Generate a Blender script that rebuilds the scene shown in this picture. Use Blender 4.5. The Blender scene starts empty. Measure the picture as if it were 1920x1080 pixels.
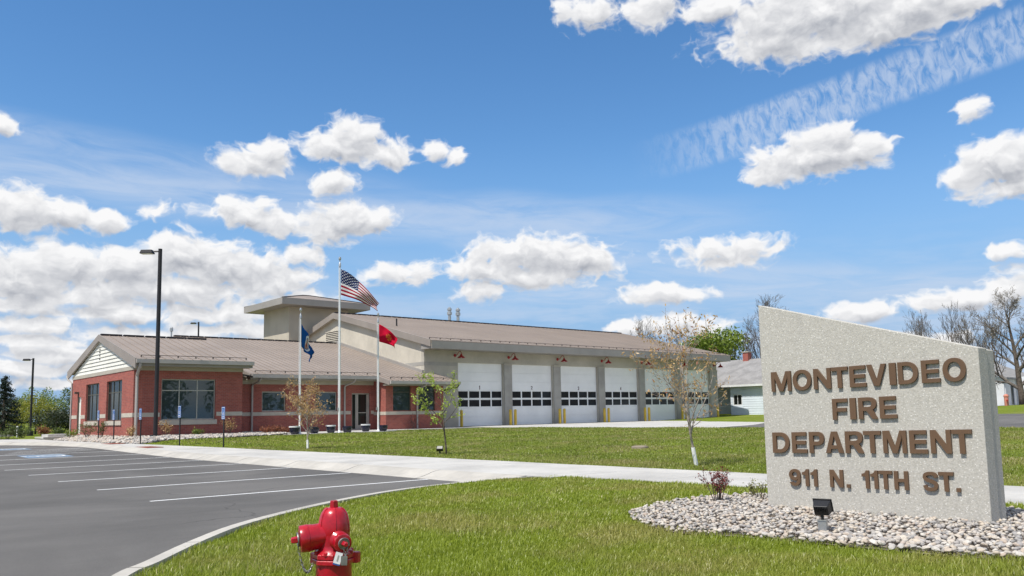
import bpy, bmesh, math, random
from mathutils import Vector, Matrix, geometry
R_ = random.Random(7)
scene = bpy.context.scene
C = scene.collection

# ------------------------------------------------------------------ camera
# world: X runs along the fire station's front, Y into the building, Z up (floor = 0)
cam_d = bpy.data.cameras.new('camera'); cam = bpy.data.objects.new('camera', cam_d); C.objects.link(cam)
_r = Vector((0.7620, -0.6473, -0.0186)); _d = Vector((0.0554, 0.0938, -0.9940)); _f = Vector((0.6453, 0.7564, 0.1074))
EYE = Vector((0.0, 0.0, 0.80))
cam.matrix_world = Matrix(((_r.x, -_d.x, -_f.x, EYE.x), (_r.y, -_d.y, -_f.y, EYE.y), (_r.z, -_d.z, -_f.z, EYE.z), (0, 0, 0, 1)))
cam_d.sensor_width = 36.0; cam_d.lens = 36.0 * 1550 / 1920; cam_d.shift_y = 68 / 1920
cam_d.clip_start = 0.05; cam_d.clip_end = 3000
scene.camera = cam

# ------------------------------------------------------------------ exposure
vs = scene.view_settings
vs.view_transform = 'Standard'; vs.look = 'None'; vs.exposure = 0.6; vs.gamma = 1.0; vs.use_curve_mapping = False
scene.cycles.max_bounces = 6; scene.cycles.transparent_max_bounces = 12

# ------------------------------------------------------------------ sun
SUN_DIR = Vector((-1.0, -0.11, 1.65)).normalized()
sun_d = bpy.data.lights.new('sun', 'SUN'); sun_d.energy = 3.3; sun_d.angle = math.radians(0.53); sun_d.color = (1.0, 0.955, 0.88)
sun = bpy.data.objects.new('sun', sun_d); C.objects.link(sun); sun.location = (-20, 0, 40)
sun.rotation_euler = SUN_DIR.to_track_quat('Z', 'Y').to_euler()

# ------------------------------------------------------------------ world: Nishita sky with procedural cumulus
world = bpy.data.worlds.new('World'); scene.world = world; world.use_nodes = True
world.cycles.sampling_method = 'MANUAL'; world.cycles.sample_map_resolution = 256
PUFFS = [(0.485, 0.432, 0.134, 0.043, 1.1),
    (0.528, 0.412, 0.066, 0.023, 1),
    (0.395, 0.421, 0.091, 0.031, 1.05),
    (0.612, 0.456, 0.038, 0.015, 0.9),
    (0.342, 0.417, 0.046, 0.02, 1),
    (0.44, 0.405, 0.067, 0.021, 1),
    (0.759, 0.465, 0.041, 0.019, 0.85),
    (0.682, 0.463, 0.036, 0.023, 0.85),
    (0.5, 0.283, 0.072, 0.026, 1),
    (0.448, 0.286, 0.032, 0.017, 1),
    (0.539, 0.27, 0.043, 0.016, 0.9),
    (0.484, 0.303, 0.035, 0.018, 1),
    (0.424, 0.286, 0.014, 0.009, 0.7),
    (0.56, 0.267, 0.018, 0.011, 0.7),
    (0.342, 0.307, 0.018, 0.014, 0.8),
    (0.31, 0.251, 0.048, 0.028, 1.1),
    (0.335, 0.245, 0.033, 0.022, 1),
    (0.305, 0.224, 0.052, 0.015, 0.9),
    (0.314, 0.159, 0.022, 0.008, 0.8),
    (0.364, 0.113, 0.06, 0.012, 0.75),
    (0.32, 0.117, 0.029, 0.02, 0.8),
    (0.459, 0.105, 0.043, 0.011, 0.9),
    (0.68, 0.138, 0.055, 0.013, 1),
    (1.07, 0.316, 0.048, 0.019, 1),
    (1.056, 0.332, 0.031, 0.022, 1),
    (1.017, 0.311, 0.04, 0.018, 1),
    (1.097, 0.315, 0.028, 0.013, 0.9),
    (1.17, 0.294, 0.043, 0.017, 0.95),
    (1.157, 0.306, 0.026, 0.015, 0.95),
    (1.077, 0.275, 0.028, 0.014, 0.85),
    (0.958, 0.316, 0.016, 0.01, 0.8),
    (0.929, 0.309, 0.017, 0.011, 0.85),
    (1.177, 0.233, 0.047, 0.019, 0.9),
    (1.198, 0.241, 0.026, 0.014, 0.85),
    (1.144, 0.226, 0.027, 0.017, 0.9),
    (1.07, 0.231, 0.057, 0.022, 1),
    (1.032, 0.236, 0.031, 0.016, 0.9),
    (1.087, 0.219, 0.041, 0.019, 0.9),
    (0.843, 0.191, 0.082, 0.024, 1),
    (0.775, 0.184, 0.052, 0.019, 1),
    (0.902, 0.176, 0.055, 0.018, 0.85),
    (0.837, 0.167, 0.085, 0.017, 0.9),
    (0.993, 0.17, 0.051, 0.014, 0.7),
    (0.899, 0.149, 0.039, 0.01, 0.6),
    (1.415, 0.224, 0.043, 0.023, 1),
    (1.371, 0.219, 0.043, 0.018, 0.95),
    (1.329, 0.217, 0.024, 0.011, 0.75),
    (1.431, 0.306, 0.022, 0.013, 0.8),
    (1.278, 0.231, 0.018, 0.012, 0.65),
    (1.366, 0.166, 0.068, 0.026, 1),
    (1.304, 0.166, 0.062, 0.023, 1),
    (1.246, 0.185, 0.054, 0.027, 1.05),
    (1.197, 0.174, 0.073, 0.026, 1.05),
    (1.14, 0.16, 0.04, 0.022, 0.95),
    (1.41, 0.148, 0.053, 0.029, 1),
    (1.27, 0.144, 0.132, 0.018, 0.9),
    (1.116, 0.19, 0.028, 0.012, 0.6),
    (1.318, 0.116, 0.074, 0.012, 0.8),
    (1.202, 0.119, 0.075, 0.016, 0.8),
    (1.393, 0.101, 0.053, 0.013, 0.7),
    (1.345, 0.132, 0.077, 0.011, 0.75),
    (1.184, 0.101, 0.076, 0.011, 0.75),
    (1.363, 0.071, 0.07, 0.01, 0.7),
    (1.404, 0.123, 0.048, 0.012, 0.75),
    (1.291, 0.093, 0.075, 0.009, 0.7),
    (0.613, 0.187, 0.074, 0.015, 0.66),
    (0.598, 0.172, 0.043, 0.011, 0.6),
    (0.663, 0.099, 0.068, 0.013, 0.75),
    (0.723, 0.097, 0.032, 0.01, 0.8),
    (0.408, 0.07, 0.078, 0.01, 0.6),
    (1.393, 0.082, 0.063, 0.009, 0.8),
    (1.408, 0.056, 0.062, 0.008, 0.8),
    (1.367, 0.043, 0.059, 0.007, 0.72),
    (1.252, 0.087, 0.083, 0.008, 0.7),
    (1.119, 0.139, 0.043, 0.01, 0.6)]

class NT:
    """small helper to write node trees as expressions"""
    def __init__(s, tree): s.t = tree
    def n(s, typ, **kw):
        nd = s.t.nodes.new(typ)
        for k, v in kw.items(): setattr(nd, k, v)
        return nd
    def put(s, sock, v):
        if isinstance(v, bpy.types.NodeSocket): s.t.links.new(v, sock)
        else: sock.default_value = v
    def m(s, op, a, b=None, c=None, clamp=False):
        nd = s.n('ShaderNodeMath', operation=op, use_clamp=clamp); s.put(nd.inputs[0], a)
        if b is not None: s.put(nd.inputs[1], b)
        if c is not None: s.put(nd.inputs[2], c)
        return nd.outputs[0]
    def v(s, op, a, b=None, c=None):
        nd = s.n('ShaderNodeVectorMath', operation=op); s.put(nd.inputs[0], a)
        if b is not None: s.put(nd.inputs[1], b)
        if c is not None: s.put(nd.inputs[2], c)
        return nd.outputs['Value'] if op in ('LENGTH', 'DOT_PRODUCT', 'DISTANCE') else nd.outputs[0]
    def comb(s, x, y, z=0.0):
        nd = s.n('ShaderNodeCombineXYZ'); s.put(nd.inputs[0], x); s.put(nd.inputs[1], y); s.put(nd.inputs[2], z); return nd.outputs[0]
    def sep(s, v):
        nd = s.n('ShaderNodeSeparateXYZ'); s.put(nd.inputs[0], v); return nd.outputs
    def noise(s, vec, scale, detail=4.0, rough=0.5, dist=0.0, dim='3D'):
        nd = s.n('ShaderNodeTexNoise', noise_dimensions=dim); s.put(nd.inputs['Vector'], vec); nd.inputs['Scale'].default_value = scale
        nd.inputs['Detail'].default_value = detail; nd.inputs['Roughness'].default_value = rough; nd.inputs['Distortion'].default_value = dist
        return nd.outputs['Fac']
    def step(s, v, a, b, smooth=True):
        nd = s.n('ShaderNodeMapRange', interpolation_type='SMOOTHSTEP' if smooth else 'LINEAR'); s.put(nd.inputs['Value'], v)
        nd.inputs['From Min'].default_value = a; nd.inputs['From Max'].default_value = b
        return nd.outputs['Result']
    def mix(s, f, a, b):
        nd = s.n('ShaderNodeMix', data_type='RGBA'); s.put(nd.inputs['Factor'], f); s.put(nd.inputs['A'], a if isinstance(a, bpy.types.NodeSocket) else (*a, 1)); s.put(nd.inputs['B'], b if isinstance(b, bpy.types.NodeSocket) else (*b, 1))
        return nd.outputs['Result']

def build_cloud_group():
    g = bpy.data.node_groups.new('cloud_density', 'ShaderNodeTree')
    g.interface.new_socket('P', in_out='INPUT', socket_type='NodeSocketVector')
    g.interface.new_socket('Density', in_out='OUTPUT', socket_type='NodeSocketFloat')
    t = NT(g); gi = t.n('NodeGroupInput'); go = t.n('NodeGroupOutput'); P = gi.outputs[0]
    warp = t.n('ShaderNodeTexNoise', noise_dimensions='2D'); t.put(warp.inputs['Vector'], P); warp.inputs['Scale'].default_value = 26; warp.inputs['Detail'].default_value = 3
    off = t.v('MULTIPLY_ADD', warp.outputs['Color'], (0.034, 0.018, 0), (-0.017, -0.009, 0))
    Q = t.v('ADD', P, off)
    F = None
    for a, e, ra, re, w in PUFFS:
        ra *= 1.08; re *= 1.1
        L = t.v('LENGTH', t.v('MULTIPLY_ADD', Q, (1 / ra, 1 / re, 0), (-a / ra, -e / re, 0)))
        val = t.m('MULTIPLY_ADD', L, -w, w)
        F = val if F is None else t.m('SMOOTH_MAX', F, val, 0.10)
    # the same kind of broken cumulus goes on over the rest of the sky
    x, y, z = t.sep(P)
    wide = t.noise(t.v('MULTIPLY', P, (1.0, 2.2, 0)), 5.0, 2, 0.5, 0.0, '2D')
    gen = t.m('MULTIPLY_ADD', wide, 5.0, -2.45)
    gen = t.m('MINIMUM', gen, 0.8)
    away = t.m('MAXIMUM', t.step(t.m('ABSOLUTE', t.m('SUBTRACT', x, 0.86)), 0.62, 0.75), t.step(y, 0.50, 0.60))
    gen = t.m('MULTIPLY_ADD', t.m('SUBTRACT', 1.0, away), -3.0, gen)
    F = t.m('MAXIMUM', F, gen)
    st = t.v('MULTIPLY', Q, (1.0, 1.5, 0))
    n1 = t.noise(st, 27.0, 7, 0.55, 0.0, '2D')
    bil = t.m('ABSOLUTE', t.m('MULTIPLY_ADD', t.noise(t.v('ADD', st, (3.1, 7.7, 0)), 40.0, 3, 0.45, 0.0, '2D'), 2.0, -1.0))
    d = t.m('MULTIPLY_ADD', t.m('SUBTRACT', n1, 0.5), 1.1, F)
    d = t.m('MULTIPLY_ADD', t.m('SUBTRACT', 0.16, bil), 0.55, d)
    t.put(go.inputs[0], t.m('SUBTRACT', d, -0.06))
    return g

SKY = 0.108   # strength of the Nishita sky
def build_world():
    t = NT(world.node_tree); world.node_tree.nodes.clear()
    sky = t.n('ShaderNodeTexSky', sky_type='NISHITA'); sky.sun_disc = False
    sky.sun_elevation = math.asin(SUN_DIR.z); sky.sun_rotation = math.atan2(SUN_DIR.x, SUN_DIR.y)
    sky.air_density = 1.0; sky.dust_density = 0.2; sky.ozone_density = 2.2; sky.altitude = 280
    tc = t.n('ShaderNodeTexCoord'); d = tc.outputs['Generated']
    x, y, z = t.sep(d)
    az = t.m('ARCTAN2', y, x); el = t.m('ARCSINE', z)
    P = t.comb(az, el)
    grp = build_cloud_group()
    def dens(vec):
        nd = t.n('ShaderNodeGroup'); nd.node_tree = grp; t.put(nd.inputs[0], vec); return nd.outputs[0]
    c0 = dens(P)
    c1 = dens(t.v('ADD', P, (0.003, 0.012, 0)))
    alpha = t.step(c0, -0.06, 0.42)
    ground = t.step(el, 0.0, 0.03)
    alpha = t.m('MULTIPLY', alpha, ground)
    # lit where the cloud thins towards the sun, grey where more cloud lies above
    rel = t.m('SUBTRACT', c0, c1)
    body = t.step(c0, 0.0, 0.9)
    shade = t.m('MULTIPLY_ADD', body, 0.42, 0.15)
    shade = t.m('MULTIPLY_ADD', rel, -0.85, shade)
    fine = t.noise(t.v('MULTIPLY', P, (1, 1.6, 0)), 20.0, 4, 0.5, 0.0, '2D')
    shade = t.m('MULTIPLY_ADD', t.m('SUBTRACT', fine, 0.5), 0.35, shade, clamp=True)
    ccol = t.mix(shade, (0.63, 0.63, 0.635), (0.27, 0.285, 0.32))
    # thin high cloud: a long soft band and an old contrail
    def band(p0, p1, width, soft, stretch, sc, amp, lo=0.12):
        ax, ay = p1[0] - p0[0], p1[1] - p0[1]; L = math.hypot(ax, ay); ux, uy = ax / L, ay / L
        rel = t.v('SUBTRACT', P, (p0[0], p0[1], 0))
        s_ = t.v('DOT_PRODUCT', rel, (ux, uy, 0)); n_ = t.v('DOT_PRODUCT', rel, (-uy, ux, 0))
        nz = t.noise(t.comb(t.m('MULTIPLY', s_, stretch[0]), t.m('MULTIPLY', n_, stretch[1])), sc, 5, 0.62, 0.4, '2D')
        wob = t.m('MULTIPLY_ADD', t.noise(t.comb(s_, 0.0), 6.0, 1, 0.5, 0.0, '2D'), width * 0.6, -0.3 * width)
        prof = t.m('SUBTRACT', 1.0, t.step(t.m('ABSOLUTE', t.m('ADD', n_, wob)), width * soft, width))
        ends = t.m('MULTIPLY', t.step(s_, -0.02, 0.14), t.m('SUBTRACT', 1.0, t.step(s_, L, L + 0.3)))
        return t.m('MULTIPLY', t.m('MULTIPLY', prof, ends), t.m('MULTIPLY', t.step(nz, lo, 0.70), amp))
    cir = band((1.75, 0.280), (0.78, 0.228), 0.040, 0.15, (1.0, 5.0), 8.0, 0.62, 0.05)
    cir = t.m('MAXIMUM', cir, band((1.02, 0.240), (0.20, 0.085), 0.036, 0.1, (1.0, 5.0), 8.0, 0.55, 0.05))
    cir = t.m('MAXIMUM', cir, band((1.6, 0.315), (1.15, 0.27), 0.035, 0.0, (1.0, 5.0), 9.0, 0.4))
    cir = t.m('MAXIMUM', cir, band((0.95, 0.150), (0.2, 0.12), 0.030, 0.0, (1.0, 7.0), 10.0, 0.65))
    con = band((0.70, 0.297), (0.10, 0.410), 0.029, 0.60, (3.4, 1.6), 34.0, 0.60, 0.25)
    thin = t.m('MAXIMUM', cir, con)
    hn = t.noise(t.v('MULTIPLY', P, (1, 5, 0)), 7.0, 4, 0.6, 0.0, '2D')
    low = t.m('MULTIPLY', t.m('SUBTRACT', 1.0, t.step(el, 0.04, 0.34)), 0.93)
    veil = t.m('MULTIPLY', t.m('MULTIPLY', t.m('SUBTRACT', 1.0, t.step(el, 0.05, 0.22)), t.step(hn, 0.32, 0.66)), 0.72)
    thin = t.m('MAXIMUM', thin, t.m('MULTIPLY', veil, ground))
    hsv = t.n('ShaderNodeHueSaturation'); t.put(hsv.inputs['Color'], sky.outputs[0]); hsv.inputs['Saturation'].default_value = 1.24; hsv.inputs['Value'].default_value = 1.0
    air = t.mix(low, hsv.outputs[0], (0.172 / SKY, 0.295 / SKY, 0.480 / SKY))
    b_sky = t.n('ShaderNodeBackground'); t.put(b_sky.inputs[0], air); b_sky.inputs[1].default_value = SKY
    b_thin = t.n('ShaderNodeBackground'); b_thin.inputs[0].default_value = (0.40, 0.46, 0.56, 1); b_thin.inputs[1].default_value = 1.0
    b_cl = t.n('ShaderNodeBackground'); t.put(b_cl.inputs[0], ccol); b_cl.inputs[1].default_value = 1.0
    m1 = t.n('ShaderNodeMixShader'); t.put(m1.inputs[0], thin); t.put(m1.inputs[1], b_sky.outputs[0]); t.put(m1.inputs[2], b_thin.outputs[0])
    m2 = t.n('ShaderNodeMixShader'); t.put(m2.inputs[0], alpha); t.put(m2.inputs[1], m1.outputs[0]); t.put(m2.inputs[2], b_cl.outputs[0])
    out = t.n('ShaderNodeOutputWorld'); t.put(out.inputs[0], m2.outputs[0])
build_world()

# ------------------------------------------------------------------ materials
def mat(name, col, rough=0.85, var=0.12, scale=3.0, col2=None, bump=0.0, bscale=40.0, metallic=0.0, spec=0.3, detail=5.0, var2=0.0, scale2=60.0, coat=0.0):
    m = bpy.data.materials.new(name); m.use_nodes = True; t = NT(m.node_tree); b = m.node_tree.nodes['Principled BSDF']
    pos = t.n('ShaderNodeNewGeometry').outputs['Position']
    n1 = t.noise(pos, scale, detail, 0.6)
    c2 = col2 if col2 else tuple(c * (1 - 2.2 * var) for c in col)
    c1 = tuple(min(1, c * (1 + var)) for c in col)
    f = t.step(n1, 0.28, 0.72)
    c = t.mix(f, c1, c2)
    if var2:
        n2 = t.noise(pos, scale2, 3, 0.6)
        hs = t.n('ShaderNodeHueSaturation'); t.put(hs.inputs['Color'], c); t.put(hs.inputs['Value'], t.m('MULTIPLY_ADD', n2, 2 * var2, 1 - var2)); c = hs.outputs[0]
    t.put(b.inputs['Base Color'], c); b.inputs['Roughness'].default_value = rough; b.inputs['Metallic'].default_value = metallic
    b.inputs['Specular IOR Level'].default_value = spec
    if coat: b.inputs['Coat Weight'].default_value = coat; b.inputs['Coat Roughness'].default_value = 0.06
    if bump:
        bn = t.n('ShaderNodeBump'); bn.inputs['Strength'].default_value = bump; bn.inputs['Distance'].default_value = 0.02
        t.put(bn.inputs['Height'], t.noise(pos, bscale, 4, 0.6)); t.put(b.inputs['Normal'], bn.outputs[0])
    return m

def mat_brick():
    m = bpy.data.materials.new('brick'); m.use_nodes = True; t = NT(m.node_tree); b = m.node_tree.nodes['Principled BSDF']
    pos = t.n('ShaderNodeNewGeometry').outputs['Position']; x, y, z = t.sep(pos)
    v = t.comb(t.m('ADD', x, y), z)
    br = t.n('ShaderNodeTexBrick'); t.put(br.inputs['Vector'], v); br.inputs['Scale'].default_value = 1.0
    br.inputs['Brick Width'].default_value = 0.21; br.inputs['Row Height'].default_value = 0.075; br.inputs['Mortar Size'].default_value = 0.007; br.inputs['Mortar Smooth'].default_value = 0.2; br.inputs['Bias'].default_value = -0.1
    br.inputs['Color1'].default_value = (0.36, 0.105, 0.080, 1); br.inputs['Color2'].default_value = (0.26, 0.076, 0.064, 1); br.inputs['Mortar'].default_value = (0.30, 0.175, 0.145, 1)
    n = t.noise(pos, 1.3, 4, 0.6)
    hs = t.n('ShaderNodeHueSaturation'); t.put(hs.inputs['Color'], br.outputs['Color']); t.put(hs.inputs['Value'], t.m('MULTIPLY_ADD', n, 0.5, 0.78))
    t.put(b.inputs['Base Color'], hs.outputs[0]); b.inputs['Roughness'].default_value = 0.9; b.inputs['Specular IOR Level'].default_value = 0.2
    bn = t.n('ShaderNodeBump'); bn.inputs['Strength'].default_value = 0.5; bn.inputs['Distance'].default_value = 0.008; bn.invert = True
    t.put(bn.inputs['Height'], br.outputs['Fac']); t.put(b.inputs['Normal'], bn.outputs[0])
    return m

def mat_glass(name, col=(0.02, 0.028, 0.03), refl=0.30, tint=(0.85, 0.95, 1.0)):
    m = bpy.data.materials.new(name); m.use_nodes = True; t = NT(m.node_tree); nt = m.node_tree
    b = nt.nodes['Principled BSDF']; b.inputs['Base Color'].default_value = (*col, 1); b.inputs['Roughness'].default_value = 0.5; b.inputs['Specular IOR Level'].default_value = 0.2
    g = t.n('ShaderNodeBsdfGlossy'); g.inputs['Roughness'].default_value = 0.015; g.inputs['Color'].default_value = (*tint, 1)
    pos = t.n('ShaderNodeNewGeometry').outputs['Position']
    bn = t.n('ShaderNodeBump'); bn.inputs['Strength'].default_value = 0.04; bn.inputs['Distance'].default_value = 0.05; t.put(bn.inputs['Height'], t.noise(pos, 1.3, 1)); t.put(g.inputs['Normal'], bn.outputs[0])
    fr = t.n('ShaderNodeFresnel'); fr.inputs['IOR'].default_value = 1.5
    fac = t.m('ADD', t.m('MULTIPLY', fr.outputs[0], 0.55), refl, clamp=True)
    mx = t.n('ShaderNodeMixShader'); t.put(mx.inputs[0], fac); t.put(mx.inputs[1], b.outputs[0]); t.put(mx.inputs[2], g.outputs[0])
    t.put(nt.nodes['Material Output'].inputs[0], mx.outputs[0]); return m

def mat_leaf(name, ca, cb, cc=None, trans=0.35, attr='tone', patch=None, pscale=0.35, pr=(0.50, 0.74)):
    """foliage and grass: colour from a per-leaf random number, a little light through the blade"""
    m = bpy.data.materials.new(name); m.use_nodes = True; t = NT(m.node_tree); nt = m.node_tree; nt.nodes.remove(nt.nodes['Principled BSDF'])
    a = t.n('ShaderNodeAttribute', attribute_name=attr).outputs['Fac']
    c = t.mix(a, ca, cb)
    if cc: c = t.mix(t.step(a, 0.82, 0.95), c, cc)
    if patch:
        pos = t.n('ShaderNodeNewGeometry').outputs['Position']
        c = t.mix(t.m('MULTIPLY', t.step(t.noise(pos, 1.25, 4, 0.6), 0.48, 0.70), 0.55), c, tuple(q * 0.62 for q in ca))
        c = t.mix(t.m('MULTIPLY', t.step(t.noise(pos, pscale, 4, 0.6), *pr), 0.75), c, patch)
    d = t.n('ShaderNodeBsdfDiffuse'); t.put(d.inputs[0], c); tr = t.n('ShaderNodeBsdfTranslucent'); t.put(tr.inputs[0], c)
    mx = t.n('ShaderNodeMixShader'); mx.inputs[0].default_value = trans; t.put(mx.inputs[1], d.outputs[0]); t.put(mx.inputs[2], tr.outputs[0])
    gl = t.n('ShaderNodeBsdfGlossy'); gl.inputs['Roughness'].default_value = 0.45
    m2 = t.n('ShaderNodeMixShader'); m2.inputs[0].default_value = 0.04; t.put(m2.inputs[1], mx.outputs[0]); t.put(m2.inputs[2], gl.outputs[0])
    t.put(nt.nodes['Material Output'].inputs[0], m2.outputs[0]); return m

M = {}
M['brick'] = mat_brick()
M['band'] = mat('limestone band', (0.50, 0.455, 0.38), 0.9, 0.06, 2.0, bump=0.1)
M['trim'] = mat('beige trim', (0.42, 0.385, 0.32), 0.7, 0.04, 1.0)
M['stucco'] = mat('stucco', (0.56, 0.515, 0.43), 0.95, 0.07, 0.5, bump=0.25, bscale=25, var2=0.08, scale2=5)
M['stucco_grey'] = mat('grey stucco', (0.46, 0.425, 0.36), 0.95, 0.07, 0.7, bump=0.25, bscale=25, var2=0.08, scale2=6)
M['tower'] = mat('tower stucco', (0.50, 0.455, 0.37), 0.95, 0.07, 0.5, bump=0.25, bscale=20, var2=0.06, scale2=4)
M['pier'] = mat('grey pier', (0.37, 0.352, 0.32), 0.95, 0.08, 0.9, bump=0.25, bscale=25)
M['roof'] = mat('brown metal roof', (0.290, 0.242, 0.206), 0.6, 0.06, 0.35, spec=0.2, var2=0.03, scale2=3)
M['seam'] = mat('brown metal seam', (0.275, 0.228, 0.194), 0.6, 0.05, 0.5, spec=0.2)
M['fascia'] = mat('grey fascia', (0.31, 0.288, 0.262), 0.55, 0.05, 0.8, spec=0.4)
M['rake'] = mat('grey brown rake board', (0.285, 0.25, 0.222), 0.6, 0.05, 0.8)
M['gutter'] = mat('grey gutter', (0.42, 0.39, 0.36), 0.5, 0.05, 0.8, spec=0.4)
M['ridge'] = mat('dark ridge vent', (0.035, 0.03, 0.035), 0.7, 0.1, 2)
M['siding'] = mat('cream lap siding', (0.70, 0.69, 0.62), 0.7, 0.04, 1.5)
M['door_white'] = mat('white overhead door', (0.84, 0.835, 0.82), 0.5, 0.03, 0.6, var2=0.02, scale2=4)
M['alu'] = mat('clear aluminium frame', (0.42, 0.41, 0.37), 0.45, 0.05, 2, metallic=0.3)
M['bronze'] = mat('bronze frame', (0.10, 0.095, 0.075), 0.5, 0.06, 2, metallic=0.2)
M['glass'] = mat_glass('window glass', (0.018, 0.032, 0.036), 0.05)
M['glass_dark'] = mat_glass('dark glass', (0.010, 0.012, 0.010), 0.0)
M['glass_bay'] = mat_glass('bay door glass', (0.008, 0.007, 0.010), -0.01)
M['galv'] = mat('galvanised metal', (0.50, 0.51, 0.51), 0.4, 0.08, 5, metallic=0.7)
M['white_pole'] = mat('white painted aluminium', (0.78, 0.78, 0.78), 0.35, 0.03, 2, spec=0.5)
M['dark_pole'] = mat('dark bronze pole', (0.020, 0.018, 0.020), 0.5, 0.1, 4, spec=0.4)
M['black'] = mat('black metal', (0.012, 0.012, 0.014), 0.45, 0.1, 8, spec=0.4)
M['yellow'] = mat('yellow bollard paint', (0.62, 0.42, 0.045), 0.5, 0.08, 3, spec=0.4)
M['red_lamp'] = mat('red enamel', (0.33, 0.02, 0.022), 0.3, 0.05, 6, spec=0.5)
M['lamp_white'] = mat('white lamp glass', (0.8, 0.8, 0.76), 0.4, 0.02)
M['conc'] = mat('light concrete', (0.485, 0.47, 0.44), 0.93, 0.085, 0.7, var2=0.12, scale2=7, bump=0.12, bscale=60)
M['kerb'] = mat('kerb concrete', (0.455, 0.43, 0.385), 0.93, 0.08, 1.3, var2=0.10, scale2=7, bump=0.15, bscale=50)
M['blue_sign'] = mat('blue sign face', (0.012, 0.10, 0.33), 0.45, 0.04, 4)
M['white_paint'] = mat('white paint', (0.74, 0.74, 0.73), 0.6, 0.05, 4)
M['blue_paint'] = mat('faded blue road paint', (0.20, 0.28, 0.38), 0.85, 0.15, 4, var2=0.15, scale2=20)
M['red_pad'] = mat('brick red tactile pad', (0.26, 0.085, 0.06), 0.9, 0.1, 3)
M['soil'] = mat('soil', (0.09, 0.065, 0.045), 1.0, 0.25, 4, bump=0.5, bscale=30)
M['bark'] = mat('bark', (0.13, 0.105, 0.085), 0.95, 0.25, 8, bump=0.4, bscale=30)
M['bark_young'] = mat('young bark', (0.34, 0.295, 0.25), 0.9, 0.2, 12)
M['bark_grey'] = mat('grey twig bark', (0.17, 0.145, 0.125), 0.95, 0.2, 6)
M['wrap'] = mat('white trunk wrap', (0.78, 0.78, 0.76), 0.7, 0.05, 20)
M['pot'] = mat('dark glazed pot', (0.012, 0.014, 0.035), 0.25, 0.1, 5, spec=0.6)
M['pot_rim'] = mat('white pot rim', (0.72, 0.72, 0.72), 0.6, 0.04)

def mat_asphalt():
    m = bpy.data.materials.new('asphalt'); m.use_nodes = True; t = NT(m.node_tree); b = m.node_tree.nodes['Principled BSDF']
    pos = t.n('ShaderNodeNewGeometry').outputs['Position']
    big = t.noise(pos, 0.22, 5, 0.62, 0.8); mid = t.noise(t.v('MULTIPLY', pos, (0.6, 2.2, 1)), 0.55, 4, 0.6, 0.4); fine = t.noise(pos, 130.0, 2, 0.6)
    c = t.mix(t.step(big, 0.30, 0.70), (0.098, 0.094, 0.089), (0.142, 0.135, 0.127))
    hs = t.n('ShaderNodeHueSaturation'); t.put(hs.inputs['Color'], c)
    t.put(hs.inputs['Value'], t.m('ADD', t.m('MULTIPLY_ADD', fine, 0.9, 0.35), t.m('MULTIPLY', mid, 0.40)))
    # hairline cracks
    cr = t.n('ShaderNodeTexVoronoi', feature='DISTANCE_TO_EDGE'); cr.inputs['Scale'].default_value = 0.16
    wn = t.n('ShaderNodeTexNoise'); t.put(wn.inputs['Vector'], pos); wn.inputs['Scale'].default_value = 1.1; wn.inputs['Detail'].default_value = 4
    t.put(cr.inputs['Vector'], t.v('MULTIPLY_ADD', wn.outputs['Color'], (0.9, 0.9, 0), pos))
    line = t.m('SUBTRACT', 1.0, t.step(cr.outputs['Distance'], 0.0, 0.0035))
    line = t.m('MULTIPLY', line, t.step(t.noise(pos, 0.3, 2), 0.46, 0.6))
    c = t.mix(t.m('MULTIPLY', line, 0.6), hs.outputs[0], (0.04, 0.038, 0.037))
    # pale dusty streaks and sealed repair scars
    sc = t.m('MULTIPLY', t.step(t.noise(t.v('MULTIPLY', pos, (0.35, 2.6, 1)), 1.2, 5, 0.65, 0.6), 0.60, 0.78), 0.30)
    c = t.mix(sc, c, (0.175, 0.166, 0.152))
    t.put(b.inputs['Base Color'], c); b.inputs['Roughness'].default_value = 0.88; b.inputs['Specular IOR Level'].default_value = 0.25
    bn = t.n('ShaderNodeBump'); bn.inputs['Strength'].default_value = 0.35; bn.inputs['Distance'].default_value = 0.006; t.put(bn.inputs['Height'], fine); t.put(b.inputs['Normal'], bn.outputs[0])
    return m
M['asphalt'] = mat_asphalt()

def mat_lawn(name, ga, gb, dry, soil):
    m = bpy.data.materials.new(name); m.use_nodes = True; t = NT(m.node_tree); b = m.node_tree.nodes['Principled BSDF']
    pos = t.n('ShaderNodeNewGeometry').outputs['Position']
    big = t.noise(pos, 0.28, 5, 0.62, 0.5); mid = t.noise(pos, 2.6, 5, 0.65); fine = t.noise(pos, 38.0, 3, 0.65)
    c = t.mix(t.step(mid, 0.3, 0.7), ga, gb)
    c = t.mix(t.m('MULTIPLY', t.step(big, 0.48, 0.74), 0.75), c, dry)
    c = t.mix(t.m('MULTIPLY', t.step(fine, 0.55, 0.75), 0.5), c, soil)
    t.put(b.inputs['Base Color'], c); b.inputs['Roughness'].default_value = 0.95; b.inputs['Specular IOR Level'].default_value = 0.1
    bn = t.n('ShaderNodeBump'); bn.inputs['Strength'].default_value = 0.7; bn.inputs['Distance'].default_value = 0.04; t.put(bn.inputs['Height'], fine); t.put(b.inputs['Normal'], bn.outputs[0])
    return m
M['lawn'] = mat_lawn('lawn ground', (0.17, 0.215, 0.022), (0.125, 0.165, 0.018), (0.27, 0.24, 0.085), (0.11, 0.105, 0.03))
M['grass'] = mat_leaf('grass blades', (0.21, 0.265, 0.014), (0.34, 0.405, 0.045), (0.54, 0.49, 0.22), 0.38, patch=(0.40, 0.355, 0.11), pscale=0.62, pr=(0.47, 0.70))
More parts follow.
